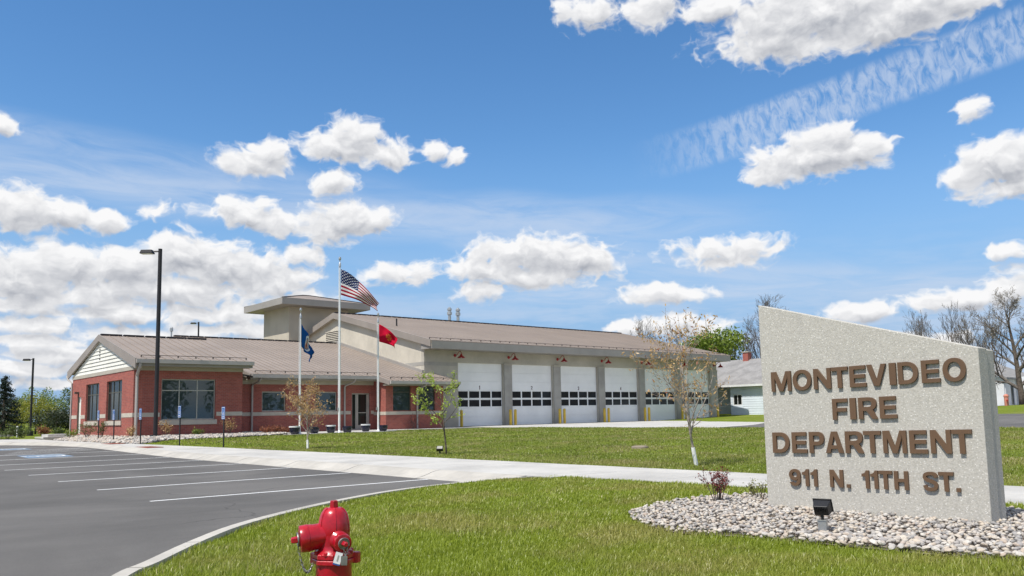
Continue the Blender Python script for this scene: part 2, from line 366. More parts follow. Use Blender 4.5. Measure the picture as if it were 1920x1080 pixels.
M['grass_far'] = mat_leaf('far grass blades', (0.145, 0.195, 0.018), (0.230, 0.275, 0.032), (0.36, 0.32, 0.14), 0.28, patch=(0.34, 0.285, 0.12), pscale=0.42, pr=(0.42, 0.70))

# ------------------------------------------------------------------ mesh building
ORG = {}
def setp(o, label=None, cat=None, group=None, kind=None):
    if label: o['label'] = label
    if cat: o['category'] = cat
    if group: o['group'] = group
    if kind: o['kind'] = kind
    return o
def thing(name, label, cat, loc=(0, 0, 0), group=None):
    o = bpy.data.objects.new(name, None); C.objects.link(o); o.location = loc; o.empty_display_size = 0.3
    ORG[o.name] = Vector(loc); return setp(o, label, cat, group)
def link(name, me, m=None, parent=None, origin=None):
    o = bpy.data.objects.new(name, me); C.objects.link(o)
    if m is not None and not me.materials: me.materials.append(m)
    if parent is not None: o.parent = parent; ORG[o.name] = ORG[parent.name]
    else:
        o.location = origin or (0, 0, 0); ORG[o.name] = Vector(o.location)
    return o
def copy_tree(o, parent=None):
    c = o.copy(); C.objects.link(c); ORG[c.name] = ORG[o.name]
    if parent is not None: c.parent = parent
    for ch in list(o.children): copy_tree(ch, c)
    return c

class MB:
    """collects faces in world coordinates and links them as one mesh object"""
    def __init__(s): s.V = []; s.F = []; s.smooth = False
    def add(s, vs, fs):
        n = len(s.V); s.V += [tuple(v) for v in vs]; s.F += [tuple(i + n for i in f) for f in fs]; return s
    def box(s, x0, x1, y0, y1, z0, z1):
        return s.add([(x0, y0, z0), (x1, y0, z0), (x1, y1, z0), (x0, y1, z0), (x0, y0, z1), (x1, y0, z1), (x1, y1, z1), (x0, y1, z1)],
                     [(0, 3, 2, 1), (4, 5, 6, 7), (0, 1, 5, 4), (1, 2, 6, 5), (2, 3, 7, 6), (3, 0, 4, 7)])
    def hexa(s, p): return s.add(p, [(0, 3, 2, 1), (4, 5, 6, 7), (0, 1, 5, 4), (1, 2, 6, 5), (2, 3, 7, 6), (3, 0, 4, 7)])
    def extrude(s, poly, d):
        """a flat polygon (list of 3D points) pushed along vector d"""
        n = len(poly); d = Vector(d); q = [Vector(p) + d for p in poly]
        return s.add([tuple(p) for p in poly] + [tuple(p) for p in q],
                     [tuple(range(n - 1, -1, -1)), tuple(range(n, 2 * n))] + [(i, (i + 1) % n, n + (i + 1) % n, n + i) for i in range(n)])
    def tube(s, pts, rad, k=8, cap=True):
        pts = [Vector(p) for p in pts]; rad = rad if isinstance(rad, (list, tuple)) else [rad] * len(pts)
        base = len(s.V); up = None
        for i, p in enumerate(pts):
            d = (pts[min(i + 1, len(pts) - 1)] - pts[max(i - 1, 0)]).normalized()
            if up is None: up = Vector((0, 0, 1)) if abs(d.z) < 0.9 else Vector((1, 0, 0))
            a = d.cross(up).normalized(); b = a.cross(d).normalized(); up = b
            for j in range(k):
                t = 2 * math.pi * j / k; s.V.append(tuple(p + (a * math.cos(t) + b * math.sin(t)) * rad[i]))
        for i in range(len(pts) - 1):
            for j in range(k):
                s.F.append((base + i * k + j, base + i * k + (j + 1) % k, base + (i + 1) * k + (j + 1) % k, base + (i + 1) * k + j))
        if cap:
            s.F.append(tuple(base + j for j in range(k - 1, -1, -1))); s.F.append(tuple(base + (len(pts) - 1) * k + j for j in range(k)))
        return s
    def lathe(s, prof, axis0, axis_dir=(0, 0, 1), k=20, spin=0.0):
        """profile [(r, h)] turned round an axis"""
        o = Vector(axis0); d = Vector(axis_dir).normalized(); u = Vector((0, 0, 1)) if abs(d.z) < 0.9 else Vector((1, 0, 0))
        a = d.cross(u).normalized(); b = d.cross(a).normalized(); base = len(s.V)
        for r, h in prof:
            for j in range(k):
                t = 2 * math.pi * j / k + spin; s.V.append(tuple(o + d * h + (a * math.cos(t) + b * math.sin(t)) * max(r, 1e-4)))
        for i in range(len(prof) - 1):
            for j in range(k):
                s.F.append((base + i * k + j, base + i * k + (j + 1) % k, base + (i + 1) * k + (j + 1) % k, base + (i + 1) * k + j))
        s.F.append(tuple(base + j for j in range(k - 1, -1, -1))); s.F.append(tuple(base + (len(prof) - 1) * k + j for j in range(k)))
        return s
    def mesh(s, name, org=(0, 0, 0), smooth=None):
        o = Vector(org); me = bpy.data.meshes.new(name)
        me.from_pydata([(v[0] - o.x, v[1] - o.y, v[2] - o.z) for v in s.V], [], s.F)
        bm = bmesh.new(); bm.from_mesh(me); bmesh.ops.recalc_face_normals(bm, faces=bm.faces)
        ang = math.radians(38)
        if smooth:
            for f in bm.faces: f.smooth = True
            for e in bm.edges:
                if len(e.link_faces) == 2 and e.calc_face_angle(0) > ang: e.smooth = False
        bm.to_mesh(me); bm.free(); me.update(); return me
    def build(s, name, m, parent=None, smooth=False, origin=(0, 0, 0), bevel=0.0):
        org = ORG[parent.name] if parent is not None else origin
        o = link(name, s.mesh(name, org, smooth), m, parent, origin)
        if bevel:
            bv = o.modifiers.new('bevel', 'BEVEL'); bv.width = bevel; bv.segments = 2; bv.limit_method = 'ANGLE'
        return o

def box(name, m, parent, x0, x1, y0, y1, z0, z1, bevel=0.0):
    return MB().box(x0, x1, y0, y1, z0, z1).build(name, m, parent, bevel=bevel)

def smooth(t): t = max(0.0, min(1.0, t)); return t * t * (3 - 2 * t)
def inside(p, poly):
    x, y = p; c = False; j = len(poly) - 1
    for i in range(len(poly)):
        xi, yi = poly[i]; xj, yj = poly[j]
        if (yi > y) != (yj > y) and x < (xj - xi) * (y - yi) / (yj - yi) + xi: c = not c
        j = i
    return c
def catmull(pts, n=8, closed=False):
    out = []; N = len(pts); rng = range(N) if closed else range(N - 1)
    for i in rng:
        p = [pts[(i + k) % N] if closed else pts[max(0, min(N - 1, i + k))] for k in (-1, 0, 1, 2)]
        for j in range(n):
            t = j / n
            out.append(tuple(0.5 * (2 * b + (c - a) * t + (2 * a - 5 * b + 4 * c - d) * t * t + (3 * b - a - 3 * c + d) * t ** 3) for a, b, c, d in zip(*p)))
    if not closed: out.append(tuple(pts[-1]))
    return out
def sheet(name, poly, zf, sp, m, kind='structure', parent=None):
    """a ground sheet: outline with vertices of its own and a triangulated inside that follows zf"""
    dense = []
    for i, p in enumerate(poly):
        q = poly[(i + 1) % len(poly)]; L = math.hypot(q[0] - p[0], q[1] - p[1]); k = max(1, int(L / sp))
        dense += [(p[0] + (q[0] - p[0]) * j / k, p[1] + (q[1] - p[1]) * j / k) for j in range(k)]
    xs = [p[0] for p in dense]; ys = [p[1] for p in dense]; pts = [Vector(p) for p in dense]
    nb = len(pts); x = min(xs) + sp * 0.5
    while x < max(xs):
        y = min(ys) + sp * 0.5
        while y < max(ys):
            q = (x + R_.uniform(-.12, .12) * sp, y + R_.uniform(-.12, .12) * sp)
            if inside(q, dense): pts.append(Vector(q))
            y += sp
        x += sp
    v, e, f, *_ = geometry.delaunay_2d_cdt(pts, [(i, (i + 1) % nb) for i in range(nb)], [], 1, 1e-5)
    me = bpy.data.meshes.new(name); me.from_pydata([(p.x, p.y, zf(p.x, p.y)) for p in v], [], [tuple(q) for q in f])
    for pl in me.polygons: pl.use_smooth = True
    me.update()
    if me.polygons and me.polygons[0].normal.z < 0: me.flip_normals()
    o = link(name, me, m, parent); 
    if kind: o['kind'] = kind
    return o

import numpy as np
def np_mesh(name, V, tri, m, tone=None, parent=None, kind=None, quads=False, org=None):
    me = bpy.data.meshes.new(name); k = 4 if quads else 3
    if org is not None: V = V - np.array(org)
    me.vertices.add(len(V)); me.vertices.foreach_set('co', V.astype(np.float32).ravel())
    me.loops.add(tri.size); me.loops.foreach_set('vertex_index', tri.astype(np.int32).ravel())
    me.polygons.add(len(tri)); me.polygons.foreach_set('loop_start', np.arange(0, tri.size, k, dtype=np.int32)); me.polygons.foreach_set('loop_total', np.full(len(tri), k, dtype=np.int32))
    if tone is not None:
        at = me.attributes.new('tone', 'FLOAT', 'POINT'); at.data.foreach_set('value', tone.astype(np.float32))
    me.update(calc_edges=True); me.validate()
    o = link(name, me, m, parent)
    if kind: o['kind'] = kind
    return o

# ------------------------------------------------------------------ terrain
def S_(y): return 0.13 * smooth((y - 26) / 14)
def lot_z(x, y): return -0.42 + S_(y)
def T(x, y):
    w = 0.012 * math.sin(x * 1.7 + 0.6 * y) + 0.010 * math.sin(y * 1.3 - 0.8 * x)
    if x < 9.76:
        z = -0.365 + 0.055 * max(0, min(1, x / 10.0)) + S_(y) + w * 0.6
        return z + 0.045 * math.exp(-((x - 8.1) ** 2 + (y - 4.0) ** 2 * 0.5) / 2.2)
    if x < 12.4: return -0.29 + S_(y)
    r = max(smooth((x - 12.4) / 15), smooth((y - 27) / 11))
    z = -0.29 + 0.24 * r + w * smooth((x - 12.4) / 2)
    if x > 33: z = -0.05 + 0.35 * smooth((x - 34) / 13) * (1 - smooth((y - 18) / 14)) + 0.5 * smooth((x - 46) / 35) + 0.15 * smooth((x - 63) / 6)
    return z

KERB = catmull([(-1.5, -3.0), (-0.6, 0.8), (0.3, 3.8), (1.1, 5.4), (1.72, 6.52), (2.05, 6.93), (2.65, 7.72), (3.40, 8.58), (4.32, 9.34), (5.40, 10.06), (6.62, 10.68), (7.78, 10.98), (9.15, 11.1)], 4)
def offset(line, d):
    out = []
    for i, p in enumerate(line):
        a = line[max(0, i - 1)]; b = line[min(len(line) - 1, i + 1)]; dx, dy = b[0] - a[0], b[1] - a[1]; L = math.hypot(dx, dy) or 1
        out.append((p[0] + dy / L * d, p[1] - dx / L * d))
    return out
KERB_BACK = offset(KERB, 0.15)
KERB_BACK[-1] = (9.75, 10.9)
FARK = [(9.15, 40.0), (8.7, 44.0), (7.6, 47.5), (5.0, 50.5), (0.0, 52.5), (-30, 54)]      # lot edge where it bends away at the far end
FARW = [(10.3, 41.0), (10.2, 46.0), (10.3, 52.0), (10.1, 55.5), (8.0, 58.5), (3.0, 60.5), (-30, 62)]
def FARmid(k=0.6):
    off = [(9.75, 40.0), (9.25, 44.3), (8.1, 48.0), (5.3, 51.1), (0.1, 53.1), (-30, 54.6)]
    return off

# a big sheet that carries the horizon; it lies under every other surface near the camera
def ground_z(x, y):
    near = smooth((62 - abs(x + 10) + 0) / 12) * smooth((95 - abs(y - 20)) / 12) if x < 33 else smooth((46 - x) / 8)
    base = T(x, y) if x > 33 else (-0.16 if y > 60 else -0.35)
    return base - 0.02 - (0.30 if x < 33 else 0.16) * near
xs = sorted(set([-900, -600, -350, -200, -120] + list(range(-80, 140, 6)) + [160, 200, 260, 350, 500, 700, 1000]))
ys = sorted(set([-500, -300, -180, -100] + list(range(-60, 160, 6)) + [180, 220, 280, 380, 550, 800, 1100]))
gb = MB(); W_ = len(xs)
gb.V = [(x, y, ground_z(x, y)) for y in ys for x in xs]
gb.F = [(j * W_ + i, j * W_ + i + 1, (j + 1) * W_ + i + 1, (j + 1) * W_ + i) for j in range(len(ys) - 1) for i in range(W_ - 1)]
setp(gb.build('ground', M['lawn'], smooth=True), kind='structure')

lot = sheet('parking_lot', KERB + FARK + [(-75, 54), (-75, -40), (-6, -40)], lot_z, 3.0, M['asphalt'])
walk_back = [(12.4, -30), (12.4, 24), (12.05, 30), (11.2, 34.2), (10.75, 36.9), (10.35, 39)]
sidewalk = thing('sidewalk', None, None); sidewalk['kind'] = 'structure'
sheet('walk_bed', [(9.75, -30), (9.75, 40.0)] + FARmid()[1:] + FARW[::-1] + walk_back[::-1], lambda x, y: T(min(max(x, 9.76), 12.39), y) - 0.03, 3.0, M['soil'], None, sidewalk)
# walk slabs, each its own piece with an open joint
def clipx(y):
    b = walk_back
    for i in range(len(b) - 1):
        if b[i][1] <= y <= b[i + 1][1]: return b[i][0] + (b[i + 1][0] - b[i][0]) * (y - b[i][1]) / (b[i + 1][1] - b[i][1])
    return 10.33
y = -6.0; slab_i = 0
while y < 40:
    y1 = min(y + 1.83, 40.0); g = 0.009
    x0, xa, xb = (10.1 if y1 < 10.9 else 9.75), clipx(y), clipx(y1); zt = lambda yy: -0.29 + S_(yy) + R_.uniform(-.002, .002)
    p = [(x0, y + g, -0.5), (xa, y + g, -0.5), (xb, y1 - g, -0.5), (x0, y1 - g, -0.5), (x0, y + g, zt(y)), (xa, y + g, zt(y)), (xb, y1 - g, zt(y1)), (x0, y1 - g, zt(y1))]
    MB().hexa(p).build('slab', M['conc'], sidewalk); y = y1
fm = FARmid()
for i in range(5):
    a0, a1, b0, b1 = fm[i], fm[i + 1], [(10.35, 40.0), (10.2, 46.0), (10.2, 55.0), (8.0, 58.5), (3.0, 60.5), (-30, 62)][i], [(10.35, 40.0), (10.2, 46.0), (10.2, 55.0), (8.0, 58.5), (3.0, 60.5), (-30, 62)][i + 1]
    MB().hexa([(*a0, -.5), (*b0, -.5), (*b1, -.5), (*a1, -.5), (*a0, -.163), (*b0, -.163), (*b1, -.163), (*a1, -.163)]).build('slab', M['conc'], sidewalk)

kerb = thing('kerb', None, None); kerb['kind'] = 'structure'
def kerb_run(front, back, height, n, roll):
    for i in range(0, len(front) - 1, n):
        m_ = MB(); j1 = min(i + n, len(front) - 1); rows = []
        for j in range(i, j1 + 1):
            f, b = Vector((*front[j], 0)), Vector((*back[j], 0)); t0 = 0.014 if j == i else (-0.014 if j == j1 else 0)
            dirv = Vector((*front[min(j + 1, len(front) - 1)], 0)) - Vector((*front[max(j - 1, 0)], 0)); dirv.normalize(); f += dirv * t0; b += dirv * t0
            z0 = lot_z(0, f.y) ; zt = z0 + height
            prof = [(0, -0.15), (0, 0.004)] + ([(0.18, 0.018), (0.42, 0.055), (0.62, 0.095), (0.80, 0.118)] if roll else [(0.06, height - 0.025), (0.20, height)]) + [(1.0, height), (1.0, -0.15)]
            rows.append([tuple(f.lerp(b, u) + Vector((0, 0, z0 + h))) for u, h in prof])
        k = len(rows[0]); m_.V = [v for r in rows for v in r]
        m_.F = [(a * k + c, a * k + (c + 1) % k, (a + 1) * k + (c + 1) % k, (a + 1) * k + c) for a in range(len(rows) - 1) for c in range(k)] + [tuple(range(k)), tuple((len(rows) - 1) * k + c for c in range(k))]
        m_.build('kerb_stone', M['kerb'], kerb, smooth=True)
kerb_run(KERB, KERB_BACK, 0.125, 6, False)
yy = [12.2 + 0.15 * i for i in range(0)] + [11.1, 12.2, 13.7, 15.2, 16.75, 18.3, 19.8, 21.35, 22.9, 24.4, 25.9, 27.4, 29.0, 30.5, 32, 33.5, 35, 36.5, 38, 39, 40]
kerb_run([(9.15, q) for q in yy], [(9.75, q) for q in yy], 0.13, 2, True)
kerb_run(FARK, FARmid(), 0.13, 1, True)

# painted stall lines
def paint(name, quad, m, dz=0.004):
    return MB().add([(x, y, lot_z(x, y) + dz) for x, y in quad], [(0, 1, 2, 3)]).build(name, m, lot)
for k in range(8):
    q = 13.25 + 2.96 * k; x0, x1 = 4.02 + R_.uniform(-.03, .03), 9.13
    if k in (7,): x1 = 9.1
    n = 6
    m_ = MB()
    for i in range(n):
        a, b = x0 + (x1 - x0) * i / n, x0 + (x1 - x0) * (i + 1) / n; m_.add([(a, q - .05, lot_z(a, q - .05) + .004), (b, q - .05, lot_z(b, q - .05) + .004), (b, q + .05, lot_z(b, q + .05) + .004), (a, q + .05, lot_z(a, q + .05) + .004)], [(0, 1, 2, 3)])
    m_.build('stall_line', M['line_paint'] if 'line_paint' in M else M['white_paint'], lot)
for k in range(4):   # hatched access aisle and the stalls past it
    q = 35.1 + 0.8 * k
    paint('hatch_line', [(5.2 + 0.3 * k, q - 0.9), (5.35 + 0.3 * k, q - 0.9), (8.9, q + 0.75), (8.75, q + 0.75)], M['white_paint'])
for q in (38.3, 41.5, 44.5): paint('stall_line', [(4.0, q - .05), (8.9 if q < 41 else 8.2, q - .05), (8.9 if q < 41 else 8.2, q + .05), (4.0, q + .05)], M['white_paint'])
# two blue accessible-stall symbols: pad, wheelchair figure built from strokes
def stroke(path, w):
    L = offset(path, w / 2); Rr = offset(path, -w / 2); return L, Rr
def isa(cx, cy):
    pad = paint('accessible_pad', [(cx - .70, cy - 1.0), (cx + .70, cy - 1.0), (cx + .70, cy + 1.0), (cx - .70, cy + 1.0)], M['blue_paint'])
    def put(path, w):
        l, r = stroke(path, w); m_ = MB(); n = len(path)
        m_.V = [(cx - b * 1.35, cy - a * 1.9, lot_z(cx, cy - a * 1.9) + .010) for a, b in l] + [(cx - b * 1.35, cy - a * 1.9, lot_z(cx, cy - a * 1.9) + .010) for a, b in r]
        m_.F = [(i, i + 1, n + i + 1, n + i) for i in range(n - 1)]; m_.build('symbol_stroke', M['white_paint'], pad)
    # figure drawn as seen by a driver heading +X: local a = sideways (-Y), b = up the symbol (-X)
    put([(0.02 + .30 * math.cos(t), -0.12 + .30 * math.sin(t)) for t in [math.radians(150 + 12 * i) for i in range(18)]], 0.07)
    put([(-.05, .36), (-.03, .10), (.12, .06), (.22, -.26), (.34, -.22)], 0.085)
    put([(-.04, .20), (.16, .18)], 0.06)
    put([(-.10 + .01, .47), (.02, .47)], 0.12)
isa(6.4, 32.5); isa(6.5, 39.9)
# tactile pads at the ramps
for (x, q) in ((10.1, 38.3), (10.1, 33.4)):
    m_ = MB().box(x - .3, x + .3, q - .75, q + .75, -0.4, -0.285 + S_(q) + 0.006); pd = m_.build('tactile_pad', M['red_pad'], sidewalk)

# lawns
near_poly = [(10.1, -25), (10.1, 10.8)] + KERB_BACK[::-1][1:] + [(-3.5, -12), (-5, -25)]
def near_z(x, y): return T(min(x, 9.755), y)
sheet('lawn', near_poly, near_z, 0.6, M['lawn'])
far_poly = [(12.4, -25), (12.4, 24), (12.05, 30), (11.2, 34.2), (10.85, 36.9), (12.2, 37.0), (15, 37.6), (18.3, 38.5), (24.6, 38.7), (26.0, 40.9), (31.6, 41.5), (33.1, 42.4), (33.2, 20), (33.5, 8), (34.2, -25)]
def far_z(x, y):
    t_ = T(min(max(x, 12.41), 33), y)
    if y < 41 and x < 16: w_ = -0.295 + S_(y); t_ = w_ + (t_ - w_) * smooth((x - clipx(y) - .05) / 1.6)
    return t_
sheet('lawn', far_poly, far_z, 1.2, M['lawn'])

# street, apron and plaza
sheet('street', [(33.2, 23.5), (33.2, 20), (33.5, 8), (34.2, -25), (36, -120), (49, -120), (46.5, -25), (46.5, 10), (48, 18), (60, 25.5), (120, 27), (120, 33), (64, 33), (45, 28), (38, 25)], lambda x, y: max(T(max(x, 33.01), y), -0.05) + 0.004, 3.0, M['asphalt'])
apron = thing('driveway_apron', None, None); apron['kind'] = 'structure'
sheet('apron_bed', [(33.2, 24), (38, 25.6), (45, 28.6), (64, 33.6), (64, 44.97), (33.2, 44.97)], lambda x, y: -0.06, 4.0, M['soil'], None, apron)
yq = [24, 28.4, 32.6, 36.8, 41, 44.95]; xq = [33.2 + 4.4 * i for i in range(8)]
for i in range(7):
    for j in range(5):
        x0, x1 = xq[i] + .008, xq[i + 1] - .008
        fl = lambda x: 24 + (x - 33.2) * 0.30
        q0, q1 = yq[j] + .008, yq[j + 1] - .008
        a0, a1 = max(q0, fl(x0)), max(q0, fl(x1))
        if q1 - max(a0, a1) < 0.3: continue
        zf = lambda yv: -0.045 + 0.04 * smooth((yv - 36) / 9)
        MB().hexa([(x0, a0, -.3), (x1, a1, -.3), (x1, q1, -.3), (x0, q1, -.3), (x0, a0, zf(a0)), (x1, a1, zf(a1)), (x1, q1, zf(q1)), (x0, q1, zf(q1))]).build('slab', M['conc'], apron)
setp(MB().box(46.5, 46.9, -120, 12, -0.3, 0.40).build('street_kerb', M['kerb']), kind='structure')
plaza = thing('entrance_walk', None, None); plaza['kind'] = 'structure'
for (a, b, c, d) in ((18.4, 21.6, 38.6, 41.6), (21.61, 24.7, 38.6, 41.6), (18.4, 21.6, 41.61, 44.5), (21.61, 24.7, 41.61, 44.5), (24.71, 27.7, 41.0, 43.1), (27.71, 30.6, 41.3, 43.1), (30.61, 33.1, 41.7, 44.9), (24.71, 26.6, 43.11, 44.5)):
    MB().box(a, b, c, d, -.3, -0.022 + R_.uniform(-.002, .002)).build('slab', M['conc'], plaza)
# a far driveway seen at the left edge
sheet('driveway', [(-40, 66), (11, 66), (13, 78), (-40, 82)], lambda x, y: -0.12, 6.0, M['asphalt'])

M['rail'] = mat('dark snow rail', (0.10, 0.085, 0.078), 0.5, 0.05)
# ------------------------------------------------------------------ fire station
FS = thing('fire_station', 'brick and stucco fire station with brown metal roofs and six white bay doors', 'building', (30, 45, 0))

def wall(name, m, parent, axis, c, th, u0, u1, z0, z1, holes=(), top=None):
    """a wall in the plane axis = c; its body goes th behind that plane; rectangular openings (u0, u1, z0, z1) with real reveals"""
    us = sorted({u0, u1, *[h[0] for h in holes], *[h[1] for h in holes]}); zs = sorted({z0, z1, *[h[2] for h in holes], *[h[3] for h in holes]})
    us = [u for u in us if u0 <= u <= u1]; zs = [z for z in zs if z0 <= z <= z1]
    solid = lambda a, b: not any(h[0] < a < h[1] and h[2] < b < h[3] for h in holes)
    P = (lambda u, d, z: (c + d, u, z)) if axis == 'x' else (lambda u, d, z: (u, c + d, z))
    m_ = MB(); ni, nj = len(us) - 1, len(zs) - 1
    g = [[solid((us[i] + us[i + 1]) / 2, (zs[j] + zs[j + 1]) / 2) for j in range(nj)] for i in range(ni)]
    for i in range(ni):
        for j in range(nj):
            if not g[i][j]: continue
            a, b, e, f = us[i], us[i + 1], zs[j], zs[j + 1]
            m_.add([P(a, 0, e), P(b, 0, e), P(b, 0, f), P(a, 0, f)], [(0, 1, 2, 3)]); m_.add([P(a, th, e), P(b, th, e), P(b, th, f), P(a, th, f)], [(3, 2, 1, 0)])
            for di, dj, q in ((-1, 0, (P(a, 0, e), P(a, 0, f), P(a, th, f), P(a, th, e))), (1, 0, (P(b, 0, e), P(b, 0, f), P(b, th, f), P(b, th, e))), (0, -1, (P(a, 0, e), P(b, 0, e), P(b, th, e), P(a, th, e))), (0, 1, (P(a, 0, f), P(b, 0, f), P(b, th, f), P(a, th, f)))):
                ii, jj = i + di, j + dj
                if not (0 <= ii < ni and 0 <= jj < nj) or not g[ii][jj]: m_.add(q, [(0, 1, 2, 3)])
    return m_.build(name, m, parent)

def window(parent, axis, c, u0, u1, z0, z1, frame, glass, vs=(), hs=(), inset=0.09, fw=0.05, name='window'):
    """frame set back in the opening, one pane per light, mullions between"""
    P = (lambda u, d, z: (c + d, u, z)) if axis == 'x' else (lambda u, d, z: (u, c + d, z))
    def bx(mb, a, b, d0, d1, e, f): 
        p0 = P(a, d0, e); p1 = P(b, d1, f); return mb.box(min(p0[0], p1[0]), max(p0[0], p1[0]), min(p0[1], p1[1]), max(p0[1], p1[1]), e, f)
    m_ = MB()
    bx(m_, u0, u0 + fw, inset, inset + .07, z0, z1); bx(m_, u1 - fw, u1, inset, inset + .07, z0, z1); bx(m_, u0 + fw, u1 - fw, inset, inset + .07, z0, z0 + fw); bx(m_, u0 + fw, u1 - fw, inset, inset + .07, z1 - fw, z1)
    w = m_.build(name, frame, parent)
    ue = [u0 + fw, *vs, u1 - fw]; ze = [z0 + fw, *hs, z1 - fw]; hw = 0.024
    for v in vs: bx(MB(), v - hw, v + hw, inset + .004, inset + .066, z0 + fw, z1 - fw).build('mullion', frame, w)
    for h in hs:
        for a, b in zip(ue[:-1], ue[1:]): bx(MB(), a + (hw if a != ue[0] else 0), b - (hw if b != ue[-1] else 0), inset + .006, inset + .064, h - hw, h + hw).build('transom', frame, w)
    for a, b in zip(ue[:-1], ue[1:]):
        for e, f in zip(ze[:-1], ze[1:]):
            aa = a + (hw if a != ue[0] else 0); bb = b - (hw if b != ue[-1] else 0); e2 = e + (hw if e != ze[0] else 0); f2 = f - (hw if f != ze[-1] else 0)
            bx(MB(), aa, bb, inset + .030, inset + .040, e2, f2).build('pane', glass, w)
    return w


# ---- roofs -----------------------------------------------------------------
def roof(name, x0, x1, ye, ze, yr, zr, yb, zb, th=0.16, seam=0.42, rail=True, rail_range=None, ridge_cap=True, ridge_x=None):
    """gable roof with its ridge along X: slab, standing seams on the front slope, ridge vent, snow rail"""
    m_ = MB()
    m_.extrude([(x0, ye, ze), (x0, yr, zr), (x0, yb, zb), (x0, yb, zb - th), (x0, yr, zr - th), (x0, ye, ze - th)], (x1 - x0, 0, 0))
    r = m_.build(name, M['roof'], FS)
    n = int((x1 - x0) / seam); L = math.hypot(yr - ye, zr - ze); ny, nz = -(zr - ze) / L, (yr - ye) / L; h = 0.024
    base = MB(); hw = 0.012
    base.hexa([(-hw, ye, ze), (hw, ye, ze), (hw, yr, zr), (-hw, yr, zr), (-hw, ye + ny * h, ze + nz * h), (hw, ye + ny * h, ze + nz * h), (hw, yr + ny * h, zr + nz * h), (-hw, yr + ny * h, zr + nz * h)])
    o0 = ORG[FS.name]; me = base.mesh('seam', (0, o0.y, o0.z))
    me.materials.append(M['seam'])
    for i in range(1, n):
        o = bpy.data.objects.new('seam', me); C.objects.link(o); o.parent = r; o.location = (x0 + i * (x1 - x0) / n - o0.x, 0, 0.001)
    if ridge_cap:
        a, b = ridge_x or (x0, x1); k = int((b - a) / 1.0)
        m2 = MB()
        for i in range(k): m2.box(a + i * (b - a) / k + .05, a + (i + 1) * (b - a) / k - .05, yr - .14, yr + .14, zr - .04, zr + .075)
        m2.build('ridge_vent', M['ridge'], r)
    if rail:
        a, b = rail_range or (x0 + .3, x1 - .1); s_ = 0.42; yy_ = ye + s_ * (yr - ye) / L; zz = ze + s_ * (zr - ze) / L
        m3 = MB().tube([(a, yy_ + ny * .10, zz + nz * .10), (b, yy_ + ny * .10, zz + nz * .10)], 0.018, 5)
        k = int((b - a) / 0.84)
        for i in range(k + 1):
            x = a + i * (b - a) / k; m3.box(x - .02, x + .02, yy_ - .03, yy_ + .03, zz - .02, zz + .11)
        m3.build('snow_rail', M['rail'], r)
    return r

# west wing: gable end faces the car park
WX0, WX1, WY0, WY1 = 11.68, 16.95, 41.2, 52.9
wg = wall('wall', M['brick'], FS, 'x', WX0, 0.3, WY0, WY1, -0.6, 3.19, [(43.05, 45.75, 0.81, 2.81), (47.2, 49.85, 0.81, 2.81), (50.85, 51.65, 0.12, 2.17)])
wf = wall('wall', M['brick'], FS, 'y', WY0, 0.3, WX0 + 0.3, WX1, -0.6, 3.17, [(12.96, 15.57, 0.80, 2.77)])
wall('wall', M['brick'], FS, 'x', WX1 - 0.3, 0.3, WY0 + 0.3, 44.6, -0.6, 3.3); wall('wall', M['brick'], FS, 'y', WY1 - 0.3, 0.3, WX0 + 0.3, WX1, -0.6, 3.3)
for (a, b) in ((41.2, 42.98), (45.82, 47.13), (49.92, 50.8), (51.7, 52.9)): box('stone_band', M['band'], wg, WX0 - 0.015, WX0 + 0.02, a, b, 0.96, 1.16)
for (a, b) in ((11.665, 12.9), (15.63, 16.95)): box('stone_band', M['band'], wf, a, b, WY0 - 0.015, WY0 + 0.02, 0.96, 1.16)
box('sill', M['band'], wg, WX0 - 0.05, WX0 + 0.12, 42.95, 45.85, 0.59, 0.80); box('sill', M['band'], wg, WX0 - 0.05, WX0 + 0.12, 47.1, 49.95, 0.59, 0.80); box('sill', M['band'], wf, 12.88, 15.65, WY0 - 0.05, WY0 + 0.12, 0.56, 0.79)
window(FS, 'x', WX0, 43.05, 45.75, 0.81, 2.81, M['bronze'], M['glass_dark'], (43.95, 44.85), (2.22,))
window(FS, 'x', WX0, 47.2, 49.85, 0.81, 2.81, M['bronze'], M['glass_dark'], (48.08, 48.97), (2.22,))
window(FS, 'y', WY0, 12.96, 15.57, 0.80, 2.77, M['alu'], M['glass'], (13.82, 14.69), (2.22,))
sd = box('service_door', M['siding'], FS, WX0 + 0.08, WX0 + 0.13, 50.85, 51.65, 0.12, 2.17); box('door_frame', M['bronze'], sd, WX0 + 0.02, WX0 + 0.075, 51.57, 51.65, 0.12, 2.17); box('handle', M['alu'], sd, WX0 + 0.02, WX0 + 0.078, 50.95, 51.05, 1.05, 1.1)
box('frieze_board', M['trim'], FS, WX0 - 0.03, WX0 + 0.3, WY0 - 0.03, WY1, 3.19, 3.37); box('frieze_board', M['trim'], FS, WX0 + 0.3, WX1 + 0.02, WY0 - 0.03, WY0 + 0.3, 3.17, 3.39)
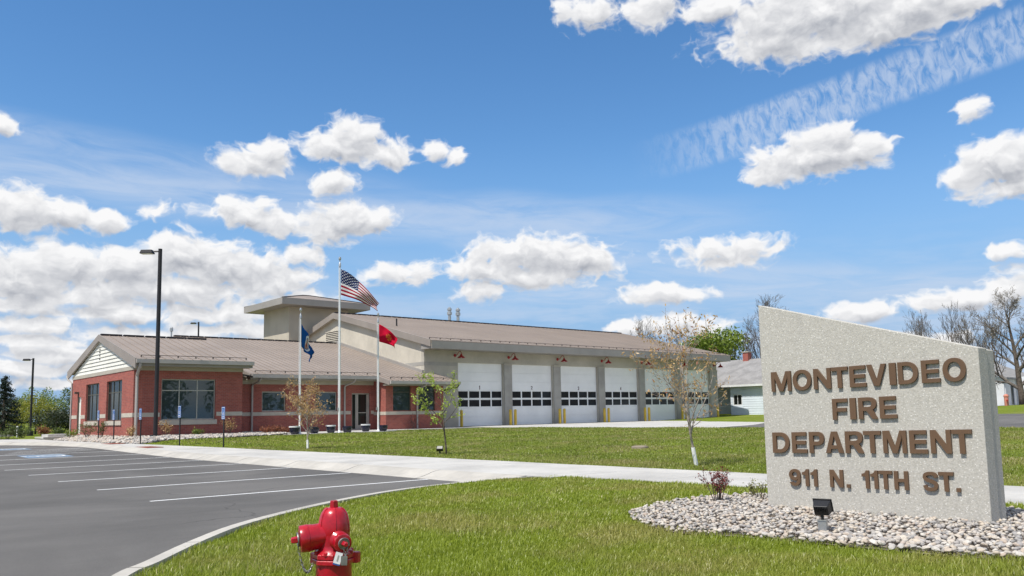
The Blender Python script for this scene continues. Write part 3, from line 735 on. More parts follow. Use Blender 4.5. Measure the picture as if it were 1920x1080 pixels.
# gable of lap siding: every board its own piece
yr, zb0, za = 47.05, 3.37, 5.08; gs = 9
gable = MB().extrude([(WX0 + 0.05, WY0, 3.37), (WX0 + 0.05, WY1, 3.37), (WX0 + 0.05, yr, 5.05)], (0.12, 0, 0)).build('gable', M['siding'], FS)
for i in range(gs):
    z0, z1 = zb0 + (za - zb0) * i / gs, zb0 + (za - zb0) * (i + 1) / gs - 0.012
    half = lambda z: (za - z) / (za - zb0) * (WY1 - WY0) / 2
    h0, h1 = half(z0), max(half(z1), 0.02); xf, xb = WX0 - 0.035, WX0 + 0.045
    MB().hexa([(xf, yr - h0, z0), (xb, yr - h0, z0), (xb, yr + h0, z0), (xf, yr + h0, z0), (xf + 0.04, yr - h1, z1), (xb, yr - h1, z1), (xb, yr + h1, z1), (xf + 0.04, yr + h1, z1)]).build('siding_board', M['siding'], gable)
for z in (4.02, 4.20, 4.38, 4.54): box('gable_vent', M['ridge'], gable, WX0 - 0.05, WX0 - 0.036, yr + 0.05, yr + 0.17, z, z + 0.075)
roof('roof', 11.58, 17.2, 40.5, 3.67, 47.05, 5.31, 53.6, 3.67, rail_range=(11.9, 17.0))
for sgn in (-1, 1):
    ye_ = 47.05 + sgn * 6.58; m_ = MB()
    m_.hexa([(11.52, ye_, 3.66 - 0.44), (11.58, ye_, 3.66 - 0.44), (11.58, 47.05, 5.30 - 0.30), (11.52, 47.05, 5.30 - 0.30), (11.52, ye_, 3.70), (11.58, ye_, 3.70), (11.58, 47.05, 5.345), (11.52, 47.05, 5.345)])
    m_.build('rake_board', M['rake'], FS)
    MB().hexa([(11.585, ye_ - sgn * .1, 3.66 - 0.30), (WX0 - .03, ye_ - sgn * .1, 3.66 - 0.30), (WX0 - .03, 47.05, 4.99), (11.585, 47.05, 4.99), (11.585, ye_ - sgn * .1, 3.50), (WX0 - .03, ye_ - sgn * .1, 3.50), (WX0 - .03, 47.05, 5.14), (11.585, 47.05, 5.14)]).build('rake_soffit', M['trim'], FS)
box('gutter', M['gutter'], FS, 11.56, 17.22, 40.38, 40.52, 3.47, 3.66); box('fascia_board', M['fascia'], FS, 11.60, 17.2, 40.54, 40.60, 3.34, 3.66); box('soffit', M['trim'], FS, 11.60, 17.2, 40.62, 41.16, 3.34, 3.385)
def downspout(pts, m=None, r=0.055): return MB().tube(pts, r, 6).build('downspout', m or M['gutter'], FS)
downspout([(11.74, 40.45, 3.46), (11.74, 40.5, 3.3), (11.78, 40.95, 3.02), (11.80, 41.10, 2.9), (11.80, 41.10, 0.05)], r=0.07)
downspout([(11.50, 53.55, 3.46), (11.52, 53.4, 3.25), (11.66, 53.0, 3.0), (11.66, 53.0, 0.0)])

# centre block
CY, BY = 44.6, 43.2
wc = wall('wall', M['brick'], FS, 'y', CY, 0.3, WX1, 26.7, -0.6, 2.70, [(19.49, 20.91, 1.17, 2.30), (22.77, 24.18, 1.15, 2.29), (25.18, 26.43, -0.02, 2.21)])
for (a, b) in ((16.96, 19.42), (19.42, 20.98), (20.98, 25.1), (26.5, 26.69)): box('stone_band', M['band'], wc, a + .001, b, CY - 0.015, CY + 0.02, 0.94, 1.14)
window(FS, 'y', CY, 19.49, 20.91, 1.17, 2.30, M['alu'], M['glass'], (), (), fw=0.06)
window(FS, 'y', CY, 22.77, 24.18, 1.15, 2.29, M['alu'], M['glass'], (), (), fw=0.06)
ed = window(FS, 'y', CY, 25.18, 26.43, -0.02, 2.21, M['alu'], M['glass_dark'], (25.50,), (), fw=0.07, name='entrance_door')
box('door_leaf_stile', M['alu'], ed, 25.53, 25.66, CY + .085, CY + .13, 0.05, 2.13); box('door_leaf_stile', M['alu'], ed, 26.23, 26.355, CY + .085, CY + .13, 0.05, 2.13); box('push_bar', M['alu'], ed, 25.67, 26.22, CY + .05, CY + .10, 1.0, 1.05); box('kick_rail', M['alu'], ed, 25.665, 26.225, CY + .086, CY + .129, 0.05, 0.28)
box('frieze_board', M['trim'], FS, WX1 + 0.02, 26.69, CY - 0.03, CY + 0.3, 2.70, 3.0)
# bay-window bump-out beside the entrance
wb = wall('wall', M['brick'], FS, 'y', BY, 0.3, 26.7, 30.97, -0.6, 2.63, [(27.21, 28.51, 1.10, 2.62), (29.07, 30.34, 1.10, 2.62)])
wbl = wall('wall', M['brick'], FS, 'x', 26.7, 0.3, BY + 0.30, CY, -0.6, 3.1); wall('wall', M['brick'], FS, 'x', 30.67, 0.3, BY + 0.3, 45, -0.6, 3.0)
for (a, b) in ((26.685, 30.98),): box('stone_band', M['band'], wb, a, b, BY - 0.02, BY + 0.02, 0.86, 1.06)
box('stone_band', M['band'], wbl, 26.685, 26.72, BY + 0.021, CY - .02, 0.86, 1.06)
window(FS, 'y', BY, 27.21, 28.51, 1.10, 2.62, M['bronze'], M['glass'], (), (2.24,)); window(FS, 'y', BY, 29.07, 30.34, 1.10, 2.62, M['bronze'], M['glass'], (), (2.24,))
sl = (6.38 - 3.24) / (56.7 - 43.8)
roof('roof', 18.5, 30.74, 43.8, 3.24, 56.7, 6.38, 69.6, 3.24, rail_range=(18.9, 26.9), seam=0.40, ridge_x=(18.5, 30.7))
zb_ = lambda y: 3.24 + sl * (y - 43.8)
m_ = MB().hexa([(26.5, 42.4, zb_(42.4) - .16), (31.65, 42.4, zb_(42.4) - .16), (31.65, 43.8, zb_(43.8) - .16), (26.5, 43.8, zb_(43.8) - .16), (26.5, 42.4, zb_(42.4) - .001), (31.65, 42.4, zb_(42.4) - .001), (31.65, 43.8, zb_(43.8) - .001), (26.5, 43.8, zb_(43.8) - .001)])
br_ = m_.build('roof', M['roof'], FS)
MB().hexa([(30.76, 43.81, zb_(43.81) - .16), (31.65, 43.81, zb_(43.81) - .16), (31.65, 44.98, zb_(44.98) - .16), (30.76, 44.98, zb_(44.98) - .16), (30.76, 43.81, zb_(43.81)), (31.65, 43.81, zb_(43.81)), (31.65, 44.98, zb_(44.98)), (30.76, 44.98, zb_(44.98))]).build('roof_return', M['roof'], br_)
for i in range(13):
    x = 26.7 + i * 0.40; MB().hexa([(x - .012, 42.4, zb_(42.4)), (x + .012, 42.4, zb_(42.4)), (x + .012, 43.8, zb_(43.8)), (x - .012, 43.8, zb_(43.8)), (x - .012, 42.39, zb_(42.4) + .045), (x + .012, 42.39, zb_(42.4) + .045), (x + .012, 43.79, zb_(43.8) + .045), (x - .012, 43.79, zb_(43.8) + .045)]).build('seam', M['seam'], br_)
m3 = MB().tube([(26.8, 42.8, zb_(42.8) + .13), (31.5, 42.8, zb_(42.8) + .13)], 0.018, 5)
for i in range(7): m3.box(26.8 + i * .78 - .02, 26.8 + i * .78 + .02, 42.77, 42.83, zb_(42.8) - .02, zb_(42.8) + .15)
m3.build('snow_rail', M['rail'], br_)
MB().hexa([(30.60, 45.02, zb_(45.02)), (30.745, 45.02, zb_(45.02)), (30.745, 56.6, zb_(56.6)), (30.60, 56.6, zb_(56.6)), (30.60, 45.02, zb_(45.02) + .20), (30.745, 45.02, zb_(45.02) + .20), (30.745, 56.6, zb_(56.6) + .20), (30.60, 56.6, zb_(56.6) + .20)]).build('wall_flashing', M['fascia'], FS)
box('gutter', M['gutter'], FS, 18.52, 26.45, 43.66, 43.80, 3.02, 3.21); box('fascia_board', M['fascia'], FS, 18.5, 26.48, 43.81, 43.87, 2.93, 3.06); box('soffit', M['trim'], FS, 18.5, 26.68, 43.88, 44.56, 2.93, 2.99)
box('gutter', M['gutter'], FS, 26.48, 31.68, 42.26, 42.40, 2.70, 2.88); box('fascia_board', M['fascia'], FS, 26.5, 31.65, 42.41, 42.47, 2.635, 2.74); box('soffit', M['trim'], FS, 26.5, 31.6, 42.48, 43.19, 2.635, 2.67)
MB().extrude([(26.46, 42.42, 2.64), (26.46, 43.78, 2.92), (26.46, 43.78, zb_(43.78) - .01), (26.46, 42.42, zb_(42.42) - .01)], (0.03, 0, 0)).build('rake_board', M['rake'], FS)
MB().extrude([(18.45, 43.82, 2.94), (18.45, 56.7, 6.0), (18.45, 56.7, 6.37), (18.45, 43.82, 3.23)], (0.045, 0, 0)).build('rake_board', M['rake'], FS)
box('link_roof', M['roof'], FS, 16.97, 18.44, 44.3, 56, 2.9, 3.02)
wall('wall', M['stucco'], FS, 'x', 18.6, 0.3, 45, 68, 3.03, 3.2)
MB().hexa([(17.0, 43.55, 3.30), (18.5, 43.55, 3.05), (18.5, 44.3, 3.10), (17.0, 44.3, 3.36), (17.0, 43.55, 3.36), (18.5, 43.55, 3.11), (18.5, 44.3, 3.16), (17.0, 44.3, 3.42)]).build('rain_diverter', M['dark_pole'], FS)
downspout([(19.05, 43.72, 3.02), (19.0, 43.85, 2.85), (18.9, 44.45, 2.68), (18.88, 44.52, 2.6), (18.88, 44.52, 0.02)])
downspout([(24.95, 43.72, 3.02), (24.9, 43.85, 2.85), (24.68, 44.45, 2.66), (24.65, 44.52, 2.58), (24.65, 44.52, 0.02)])
downspout([(29.1, 42.32, 2.70), (29.05, 42.5, 2.58), (28.95, 43.05, 2.45), (28.93, 43.12, 2.38), (28.93, 43.12, 0.02)])
downspout([(31.58, 42.33, 2.70), (31.55, 42.45, 2.55), (31.35, 44.3, 2.3), (31.3, 44.9, 2.2), (31.3, 44.9, 0.02)], M['dark_pole'])

# apparatus bay
BX0, BX1, BYF, BYB = 30.75, 62.6, 45.0, 68.5
DOORS = [(33.5 + 4.8 * k, 33.5 + 4.8 * k + 3.97) for k in range(6)]
bw = wall('wall', M['stucco_grey'], FS, 'y', BYF, 0.35, BX0, BX1, -0.6, 5.25, [(a, b, -0.02, 4.31) for a, b in DOORS])
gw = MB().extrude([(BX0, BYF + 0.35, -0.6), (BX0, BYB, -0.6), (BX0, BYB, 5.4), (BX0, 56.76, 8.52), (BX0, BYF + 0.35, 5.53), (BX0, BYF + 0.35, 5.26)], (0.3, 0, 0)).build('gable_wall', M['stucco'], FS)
MB().extrude([(BX1 - .3, BYF + 0.36, -0.6), (BX1 - .3, BYB, -0.6), (BX1 - .3, BYB, 5.4), (BX1 - .3, 56.76, 8.5), (BX1 - .3, BYF + 0.36, 5.4)], (0.3, 0, 0)).build('gable_wall', M['stucco_grey'], FS)
wall('wall', M['stucco_grey'], FS, 'y', BYB - .3, 0.3, BX0 + .3, BX1 - .3, -0.6, 5.4)
box('reveal_band', M['pier'], gw, BX0 - 0.012, BX0 + .01, 45.0, 47.6, 4.06, 4.30); box('reveal_band', M['pier'], bw, BX0 - .012, 33.45, BYF - 0.012, BYF + .01, 4.06, 4.30)
lv = box('louver', M['ridge'], FS, BX0 - 0.012, BX0 + 0.02, 56.2, 58.52, 6.66, 7.42)
for i in range(6): MB().hexa([(BX0 - .06, 56.2, 6.66 + i * .136), (BX0 - .01, 56.2, 6.70 + i * .136), (BX0 - .01, 58.52, 6.70 + i * .136), (BX0 - .06, 58.52, 6.66 + i * .136), (BX0 - .06, 56.2, 6.715 + i * .136), (BX0 - .01, 56.2, 6.735 + i * .136), (BX0 - .01, 58.52, 6.735 + i * .136), (BX0 - .06, 58.52, 6.715 + i * .136)]).build('slat', M['stucco'], lv)
piers = [(BX0 + 1.9, 33.44)] + [(DOORS[k][1] + .06, DOORS[k + 1][0] - .06) for k in range(5)] + [(DOORS[5][1] + .06, BX1 - .02)]
for a, b in piers[1:]:
    pr = box('pier', M['pier'], FS, a, b, BYF - 0.07, BYF - 0.004, -0.3, 4.22); box('pier_cap', M['stucco_grey'], pr, a - .02, b + .02, BYF - 0.09, BYF - 0.005, 4.221, 4.34)
# front roof plane with a boxed eave
zr_, ze_ = 8.72, 5.62
rb = roof('roof', 30.45, 63.0, 43.75, ze_, 56.76, zr_, 69.77, ze_, th=0.18, seam=0.46, rail_range=(30.6, 62.9))
MB().extrude([(30.50, 43.80, 5.09), (30.50, 45.0, 5.09), (30.50, 45.0, 5.72), (30.50, 43.80, 5.44)], (32.45, 0, 0)).build('boxed_eave', M['fascia'], FS)
box('eave_fascia', M['fascia'], FS, 30.49, 62.97, 43.72, 43.795, 5.08, 5.56)
for sgn in (-1, 1):
    ye_ = 56.76 + sgn * 12.98; MB().hexa([(30.40, ye_, ze_ - .42), (30.455, ye_, ze_ - .42), (30.455, 56.76, zr_ - .42), (30.40, 56.76, zr_ - .42), (30.40, ye_, ze_ + .03), (30.455, ye_, ze_ + .03), (30.455, 56.76, zr_ + .03), (30.40, 56.76, zr_ + .03)]).build('rake_board', M['rake'], FS)
    MB().hexa([(30.46, ye_, ze_ - .38), (BX0 - .002, ye_, ze_ - .38), (BX0 - .002, 56.76, zr_ - .38), (30.46, 56.76, zr_ - .38), (30.46, ye_, ze_ - .2), (BX0 - .002, ye_, ze_ - .2), (BX0 - .002, 56.76, zr_ - .2), (30.46, 56.76, zr_ - .2)]).build('rake_soffit', M['trim'], FS)
    MB().hexa([(62.98, ye_, ze_ - .42), (63.03, ye_, ze_ - .42), (63.03, 56.76, zr_ - .42), (62.98, 56.76, zr_ - .42), (62.98, ye_, ze_ + .03), (63.03, ye_, ze_ + .03), (63.03, 56.76, zr_ + .03), (62.98, 56.76, zr_ + .03)]).build('rake_board', M['rake'], FS)

# ---- glyphs (also used on the monument sign) --------------------------------
GS, GH = 0.215, 0.178
def arc(cx, cy, rx, ry, a0, a1, n=14, p=2.0):
    out = []
    for i in range(n + 1):
        t = math.radians(a0 + (a1 - a0) * i / n); c, s = math.cos(t), math.sin(t)
        out.append((cx + rx * math.copysign(abs(c) ** (2 / p), c), cy + ry * math.copysign(abs(s) ** (2 / p), s)))
    return out
def glyph(ch, w, s=GS, h=GH):
    if ch == 'E': return [[(0, 0), (w, 0), (w, h), (s, h), (s, .5 - h / 2), (w * .93, .5 - h / 2), (w * .93, .5 + h / 2), (s, .5 + h / 2), (s, 1 - h), (w * .97, 1 - h), (w * .97, 1), (0, 1)]]
    if ch == 'F': return [[(0, 0), (s, 0), (s, .5 - h / 2 - .03), (w * .93, .5 - h / 2 - .03), (w * .93, .5 + h / 2 - .03), (s, .5 + h / 2 - .03), (s, 1 - h), (w, 1 - h), (w, 1), (0, 1)]]
    if ch == 'I': return [[(0, 0), (w, 0), (w, 1), (0, 1)]]
    if ch == '.': return [[(0, 0), (w, 0), (w, .2), (0, .2)]]
    if ch == 'T': return [[(w / 2 - s / 2, 0), (w / 2 + s / 2, 0), (w / 2 + s / 2, 1 - h), (w, 1 - h), (w, 1), (0, 1), (0, 1 - h), (w / 2 - s / 2, 1 - h)]]
    if ch == 'N': return [[(0, 0), (s * .95, 0), (s * .95, .66), (w - s, 0), (w, 0), (w, 1), (w - s * .95, 1), (w - s * .95, .36), (s, 1), (0, 1)]]
    if ch == 'M': return [[(0, 0), (s * .9, 0), (s * .9, .68), (w / 2 - .10, 0), (w / 2 + .10, 0), (w - s * .9, .68), (w - s * .9, 0), (w, 0), (w, 1), (w - s * 1.3, 1), (w / 2, .30), (s * 1.3, 1), (0, 1)]]
    if ch == 'V': return [[(w / 2 - .13, 0), (w / 2 + .13, 0), (w, 1), (w - s * 1.08, 1), (w / 2, .27), (s * 1.08, 1), (0, 1)]]
    if ch == 'H': return [[(0, 0), (s, 0), (s, .5 - h / 2), (w - s, .5 - h / 2), (w - s, 0), (w, 0), (w, 1), (w - s, 1), (w - s, .5 + h / 2), (s, .5 + h / 2), (s, 1), (0, 1)]]
    if ch == 'A': return [[(0, 0), (s * 1.05, 0), (s * 1.05 + .055, .19), (w - s * 1.05 - .055, .19), (w - s * 1.05, 0), (w, 0), (w / 2 + .135, 1), (w / 2 - .135, 1)], [(w / 2 - .125, .36), (w / 2, .78), (w / 2 + .125, .36)]]
    if ch == 'O': return [arc(w / 2, .5, w / 2, .515, 0, 348, 29, 2.2), arc(w / 2, .5, w / 2 - s, .515 - h, 348, 0, 29, 2.1)]
    if ch == 'D': return [[(0, 0)] + arc(w * .42, .5, w * .58, .5, -90, 90, 16, 2.2) + [(0, 1)], [(s, 1 - h)] + arc(w * .42, .5, w * .58 - s, .5 - h, 90, -90, 14, 2.2) + [(s, h)]]
    if ch == 'P': return [[(0, 0), (s, 0), (s, .36)] + arc(w * .55, .68, w * .45, .32, -90, 90, 12, 2.3) + [(0, 1)], [(s, 1 - h)] + arc(w * .55, .68, w * .45 - s, .32 - h, 90, -90, 10, 2.2) + [(s, .36 + h)]]
    if ch == 'R': return [[(0, 0), (s, 0), (s, .37), (w * .44, .37), (w - s * 1.12, 0), (w, 0), (w * .76, .42)] + arc(w * .53, .70, w * .44, .30, -48, 90, 12, 2.3) + [(0, 1)], [(s, 1 - h)] + arc(w * .53, .70, w * .44 - s, .30 - h * .9, 90, -90, 10, 2.2) + [(s, .40 + h * .9)]]
    if ch == '1': return [[(w - s, 0), (w, 0), (w, 1), (w - s * .72, 1), (w - s * .98, .90), (w * .25, .83), (0, .82), (0, .66), (w - s, .66)]]
    if ch == '9':
        return [arc(w / 2, .66, w / 2, .34, 180, 0, 14) + arc(w / 2, .34, w / 2, .34, 0, -160, 14)[1:] + [(w * .30, .24)] + arc(w / 2, .34, w / 2 - s * .95, .34 - h, -150, -8, 8) + [(w - s * 1.0, .40)] + arc(w / 2, .66, w / 2, .34, -52, -176, 8),
                arc(w / 2, .67, max(w / 2 - s * .92, .06), .34 - h, 350, 0, 16)]
    if ch in 'S2345':
        pts = {'S': [(.90, .70), (.80, .86), (.5, .91), (.2, .86), (.115, .71), (.24, .585), (.5, .515), (.78, .42), (.885, .275), (.78, .13), (.5, .085), (.2, .135), (.10, .30)],
               '2': [(.12, .68), (.2, .85), (.5, .91), (.8, .84), (.86, .66), (.7, .46), (.4, .28), (.14, .09), (.5, .085), (.95, .085)],
               '3': [(.12, .74), (.3, .89), (.6, .91), (.85, .80), (.8, .62), (.45, .53), (.8, .44), (.88, .25), (.7, .10), (.4, .085), (.12, .24)],
               '4': [(.72, .02), (.72, .5), (.72, .98), (.4, .62), (.1, .30), (.5, .27), (.98, .27)],
               '5': [(.88, .91), (.3, .91), (.24, .6), (.5, .62), (.8, .52), (.88, .3), (.7, .12), (.4, .085), (.12, .2)]}[ch]
        th = (h * 1.02) if ch == 'S' else h * .9
        path = catmull([(x * w, y) for x, y in pts], 5); a = offset(path, th / 2); b = offset(path, -th / 2); return [a + b[::-1]]
    if ch == '6': return [[(w - x, 1 - y) for x, y in c] for c in glyph('9', w, s, h)]
def glyph_mesh(mb, ch, w, H, place, depth):
    """place(a, b, d): letter coordinates (across, up, out of the wall) to world"""
    loops = glyph(ch, w / H); vec = [[Vector((x, y, 0)) for x, y in L] for L in loops]
    tris = geometry.tessellate_polygon(vec); flat = [p for L in vec for p in L]; n = len(flat); b = len(mb.V)
    mb.V += [tuple(place(p.x * H, p.y * H, depth)) for p in flat] + [tuple(place(p.x * H, p.y * H, 0)) for p in flat]
    mb.F += [tuple(b + i for i in t) for t in tris] + [tuple(b + n + i for i in reversed(t)) for t in tris]
    o = 0
    for L in vec:
        k = len(L); mb.F += [(b + o + i, b + o + (i + 1) % k, b + n + o + (i + 1) % k, b + n + o + i) for i in range(k)]; o += k
    return mb

# ---- overhead doors ---------------------------------------------------------
def overhead_door(k):
    a, b = DOORS[k]; yd = BYF + 0.16
    rows = [(0.0, 0.62), (0.62, 1.24), (1.24, 1.83), (1.83, 2.42), (2.42, 3.05), (3.05, 3.68), (3.68, 4.31)]
    d = box('bay_door', M['door_white'], FS, a + .01, b - .01, yd + .05, yd + .08, 0.0, 4.30)
    for i, (z0, z1) in enumerate(rows):
        if i in (2, 3):
            cols = 4; w = (b - a) / cols; f = 0.085; m_ = MB()
            m_.box(a + .01, b - .01, yd, yd + .046, z0 + .004, z0 + f); m_.box(a + .01, b - .01, yd, yd + .046, z1 - f * .6, z1 - .004)
            for c in range(cols + 1):
                xc = a + c * w; x0, x1 = max(a + .01, xc - f * .62), min(b - .01, xc + f * .62); m_.box(x0, x1, yd + .001, yd + .046, z0 + f, z1 - f * .6)
            m_.build('glazed_section', M['door_white'], d)
            for c in range(cols): MB().box(a + c * w + f * .62 if c else a + .01 + f * .62, a + (c + 1) * w - f * .62, yd + .022, yd + .03, z0 + f, z1 - f * .6).build('pane', M['glass_bay'], d)
        else: box('door_section', M['door_white'], d, a + .01, b - .01, yd, yd + .046, z0 + .004, z1 - .004)
    mb = glyph_mesh(MB(), str(k + 1), 0.15 if k else 0.085, 0.27, lambda p, q, o: Vector(((a + b) / 2 - .07 + p, yd - .002 - o, 2.50 + q)), 0.006)
    mb.build('door_number', M['number'], d)
    box('threshold', M['ridge'], d, a + .02, b - .02, yd - .02, yd + .04, -0.02, 0.0)
M['number'] = mat('dark red number', (0.07, 0.02, 0.025), 0.6, 0.05)
for k in range(6): overhead_door(k)

# ---- tower ------------------------------------------------------------------
tw = MB().box(29.0, 34.3, 61.4, 66.2, 3.0, 9.7).build('tower', M['tower'], FS)
tr = MB(); 
tr.add([(27.75, 60.0, 10.12), (35.57, 60.0, 10.12), (35.57, 67.35, 10.12), (27.75, 67.35, 10.12), (31.3, 63.65, 10.98), (32.0, 63.65, 10.98)], [(0, 1, 5, 4), (1, 2, 5), (2, 3, 4, 5), (3, 0, 4)])
tr.add([(27.75, 60.0, 10.08), (35.57, 60.0, 10.08), (35.57, 67.35, 10.08), (27.75, 67.35, 10.08)], [(3, 2, 1, 0)])
trf = tr.build('tower_roof', M['roof'], FS)
MB().box(27.80, 35.52, 60.05, 67.30, 9.65, 10.07).build('tower_fascia', M['fascia'], tw)
for (x0, x1, y0, y1) in ((27.74, 35.58, 59.97, 60.04), (27.74, 27.795, 60.045, 67.3), (35.525, 35.58, 60.045, 67.3), (27.74, 35.58, 67.305, 67.37)): box('eave_trim', M['fascia'], trf, x0, x1, y0, y1, 9.63, 10.14)
for (p, q) in (((27.75, 60.0, 10.14), (31.3, 63.65, 11.0)), ((35.57, 60, 10.14), (32, 63.65, 11.0)), ((27.75, 67.35, 10.14), (31.3, 63.65, 11.0)), ((31.3, 63.65, 11.0), (32, 63.65, 11.0))): MB().tube([p, q], 0.05, 5).build('hip_cap', M['ridge'], trf)

# ---- roof fittings ----------------------------------------------------------
for x in (41.6, 42.5):
    MB().lathe([(.13, 0), (.13, .75), (.21, .78), (.21, 1.0), (.14, 1.04), (.14, 1.12), (.20, 1.16), (.20, 1.30), (.09, 1.36), (.09, 1.42), (.0, 1.43)], (x, 57.0, 8.55), k=14).build('exhaust_stack', M['galv'], FS, smooth=True)
MB().lathe([(.48, 0), (.48, .12), (.44, .25), (.33, .42), (.17, .52), (0, .55)], (25.1, 58.0, 6.1), k=16).build('dome_vent', M['galv'], FS, smooth=True)
MB().lathe([(.05, 0), (.05, 1.9), (.10, 1.92), (.10, 2.12), (.03, 2.2)], (16.85, 52.0, 4.3), k=8).build('vent_pipe', M['galv'], FS)
MB().lathe([(.055, 0), (.055, .52), (.03, .54)], (32.2, 50.6, 7.25), k=8).build('vent_pipe', M['dark_pole'], FS)
wl = box('wall_light', M['bronze'], FS, WX0 - .22, WX0 - .002, 51.35, 51.55, 2.36, 2.46); box('bracket', M['bronze'], wl, WX0 - .05, WX0 - .003, 51.41, 51.49, 2.15, 2.358)

# ------------------------------------------------------------------ monument sign
RIGHT = Vector((0.762, -0.647, 0)).normalized(); FWD = Vector((0.645, 0.756, 0)).normalized()
def mat_aggregate():
    m = bpy.data.materials.new('exposed aggregate'); m.use_nodes = True; t = NT(m.node_tree); b = m.node_tree.nodes['Principled BSDF']
    pos = t.n('ShaderNodeNewGeometry').outputs['Position']
    vo = t.n('ShaderNodeTexVoronoi'); t.put(vo.inputs['Vector'], pos); vo.inputs['Scale'].default_value = 75
    tone = t.sep(vo.outputs['Color'])[0]
    c = t.mix(t.step(tone, 0.0, 0.75), (0.425, 0.405, 0.36), (0.50, 0.478, 0.43))
    c = t.mix(t.m('MULTIPLY', t.step(tone, 0.91, 0.96), t.m('SUBTRACT', 1.0, t.step(vo.outputs['Distance'], 0.25, 0.5))), c, (0.70, 0.68, 0.63))
    c = t.mix(t.m('MULTIPLY', t.step(t.noise(pos, 1.6, 5, 0.6), 0.5, 0.8), 0.25), c, (0.38, 0.365, 0.32))
    grey = t.m('MULTIPLY', t.step(t.noise(t.v('MULTIPLY', pos, (1, 3.0, 0.5)), 2.2, 4, 0.6), 0.56, 0.75), 0.35)
    c = t.mix(grey, c, (0.36, 0.35, 0.325))
    t.put(b.inputs['Base Color'], c); b.inputs['Roughness'].default_value = 0.9; b.inputs['Specular IOR Level'].default_value = 0.25
    bn = t.n('ShaderNodeBump'); bn.inputs['Strength'].default_value = 0.35; bn.inputs['Distance'].default_value = 0.004; t.put(bn.inputs['Height'], vo.outputs['Distance']); t.put(b.inputs['Normal'], bn.outputs[0])
    return m
M['aggregate'] = mat_aggregate()
M['sign_brown'] = mat('brown painted metal letter', (0.140, 0.083, 0.048), 0.5, 0.04, 3, spec=0.35)
SG = thing('monument_sign', 'tall slant-topped aggregate stone sign with brown raised letters in a rock bed', 'sign', (8.1, 4.05, -0.3))
def slab(x0, x1, ya, yb, zl, zr, za, ca=0.02):
    return MB().extrude([(x0, yb, -0.5), (x0, ya, -0.5), (x0, ya, zr), (x0, yb, zl)], (x1 - x0, 0, 0))
slab(8.0, 8.195, 2.93, 5.16, 1.945, 1.312, 0).build('lettered_slab', M['aggregate'], SG, bevel=0.006)
slab(8.215, 8.38, 2.94, 5.15, 1.93, 1.30, 0).build('backing_slab', M['aggregate'], SG, bevel=0.006)
slab(8.193, 8.217, 2.99, 5.10, 1.88, 1.25, 0).build('core', M['pier'], SG)
LET = {(1.000, 0.212): [('M', 5.03, 4.795), ('O', 4.773, 4.561), ('N', 4.533, 4.342), ('T', 4.336, 4.159), ('E', 4.141, 3.97), ('V', 3.963, 3.768), ('I', 3.738, 3.673), ('D', 3.654, 3.465), ('E', 3.433, 3.266), ('O', 3.241, 3.038)],
       (0.680, 0.213): [('F', 4.344, 4.183), ('I', 4.158, 4.095), ('R', 4.068, 3.88), ('E', 3.855, 3.688)],
       (0.346, 0.217): [('D', 5.052, 4.854), ('E', 4.822, 4.65), ('P', 4.622, 4.456), ('A', 4.441, 4.25), ('R', 4.229, 4.041), ('T', 4.037, 3.862), ('M', 3.843, 3.617), ('E', 3.589, 3.424), ('N', 3.395, 3.211), ('T', 3.204, 3.032)],
       (0.003, 0.176): [('9', 4.876, 4.745), ('1', 4.724, 4.65), ('1', 4.629, 4.555), ('N', 4.416, 4.274), ('.', 4.241, 4.204), ('1', 4.079, 4.005), ('1', 3.991, 3.917), ('T', 3.907, 3.777), ('H', 3.759, 3.625), ('S', 3.487, 3.356), ('T', 3.348, 3.215), ('.', 3.198, 3.161)]}
for (zb, H), row in LET.items():
    for ch, yl, yr_ in row:
        # the rows climb a touch towards the right end, as on the photograph's sign
        mb = glyph_mesh(MB(), ch, yl - yr_, H, lambda p, q, o: Vector((7.995 - o, yl - p, zb + q + 0.019 * (4.05 - (yl - p)))), 0.021)
        l = mb.build('letter' if ch.isalpha() else ('digit' if ch.isdigit() else 'full_stop'), M['sign_brown'], SG, bevel=0.0015)

# floodlight in front of the sign, aimed at the letters
FLp = Vector((6.74, 3.82, -0.285)); FL = thing('floodlight', 'small black floodlight on a grey box aimed at the stone sign', 'floodlight', FLp)
def obox(mb, c, ax, ay, az, hx, hy, hz, taper=1.0):
    c = Vector(c); P = []
    for sz, k in ((-1, 1.0), (1, taper)):
        for sx, sy in ((-1, -1), (1, -1), (1, 1), (-1, 1)): P.append(tuple(c + ax * hx * sx * k + ay * hy * sy * k + az * hz * sz))
    return mb.hexa(P)
fx = Vector((0.25, -0.968, 0)); fy = Vector((0.968, 0.25, 0)); UP = Vector((0, 0, 1))
obox(MB(), FLp + Vector((0, 0, 0.045)), fx, fy, UP, 0.036, 0.028, 0.07).build('junction_box', M['galv'], FL, bevel=0.006)
obox(MB(), FLp + Vector((0, 0, 0.120)), fx, fy, UP, 0.040, 0.032, 0.005).build('box_lid', M['galv'], FL)
MB().tube([FLp + Vector((0, 0, 0.122)), FLp + Vector((0, 0, 0.18))], 0.013, 8).build('stem', M['black'], FL)
tilt = math.radians(28); aim = (fy * math.cos(tilt) + UP * math.sin(tilt)); upv = (UP * math.cos(tilt) - fy * math.sin(tilt)); hc = FLp + Vector((0, 0, 0.222))
P = []
for d_, k in ((-0.045, 0.80), (0.042, 1.0)):
    for sx, sz in ((-1, -1), (1, -1), (1, 1), (-1, 1)): P.append(tuple(hc + aim * d_ + fx * 0.074 * sx * k + upv * 0.056 * sz * k))
hd = MB().hexa(P).build('housing', M['black'], FL, bevel=0.006)
obox(MB(), hc + aim * 0.048, fx, upv, aim, 0.080, 0.063, 0.006).build('rim', M['black'], FL, bevel=0.003)
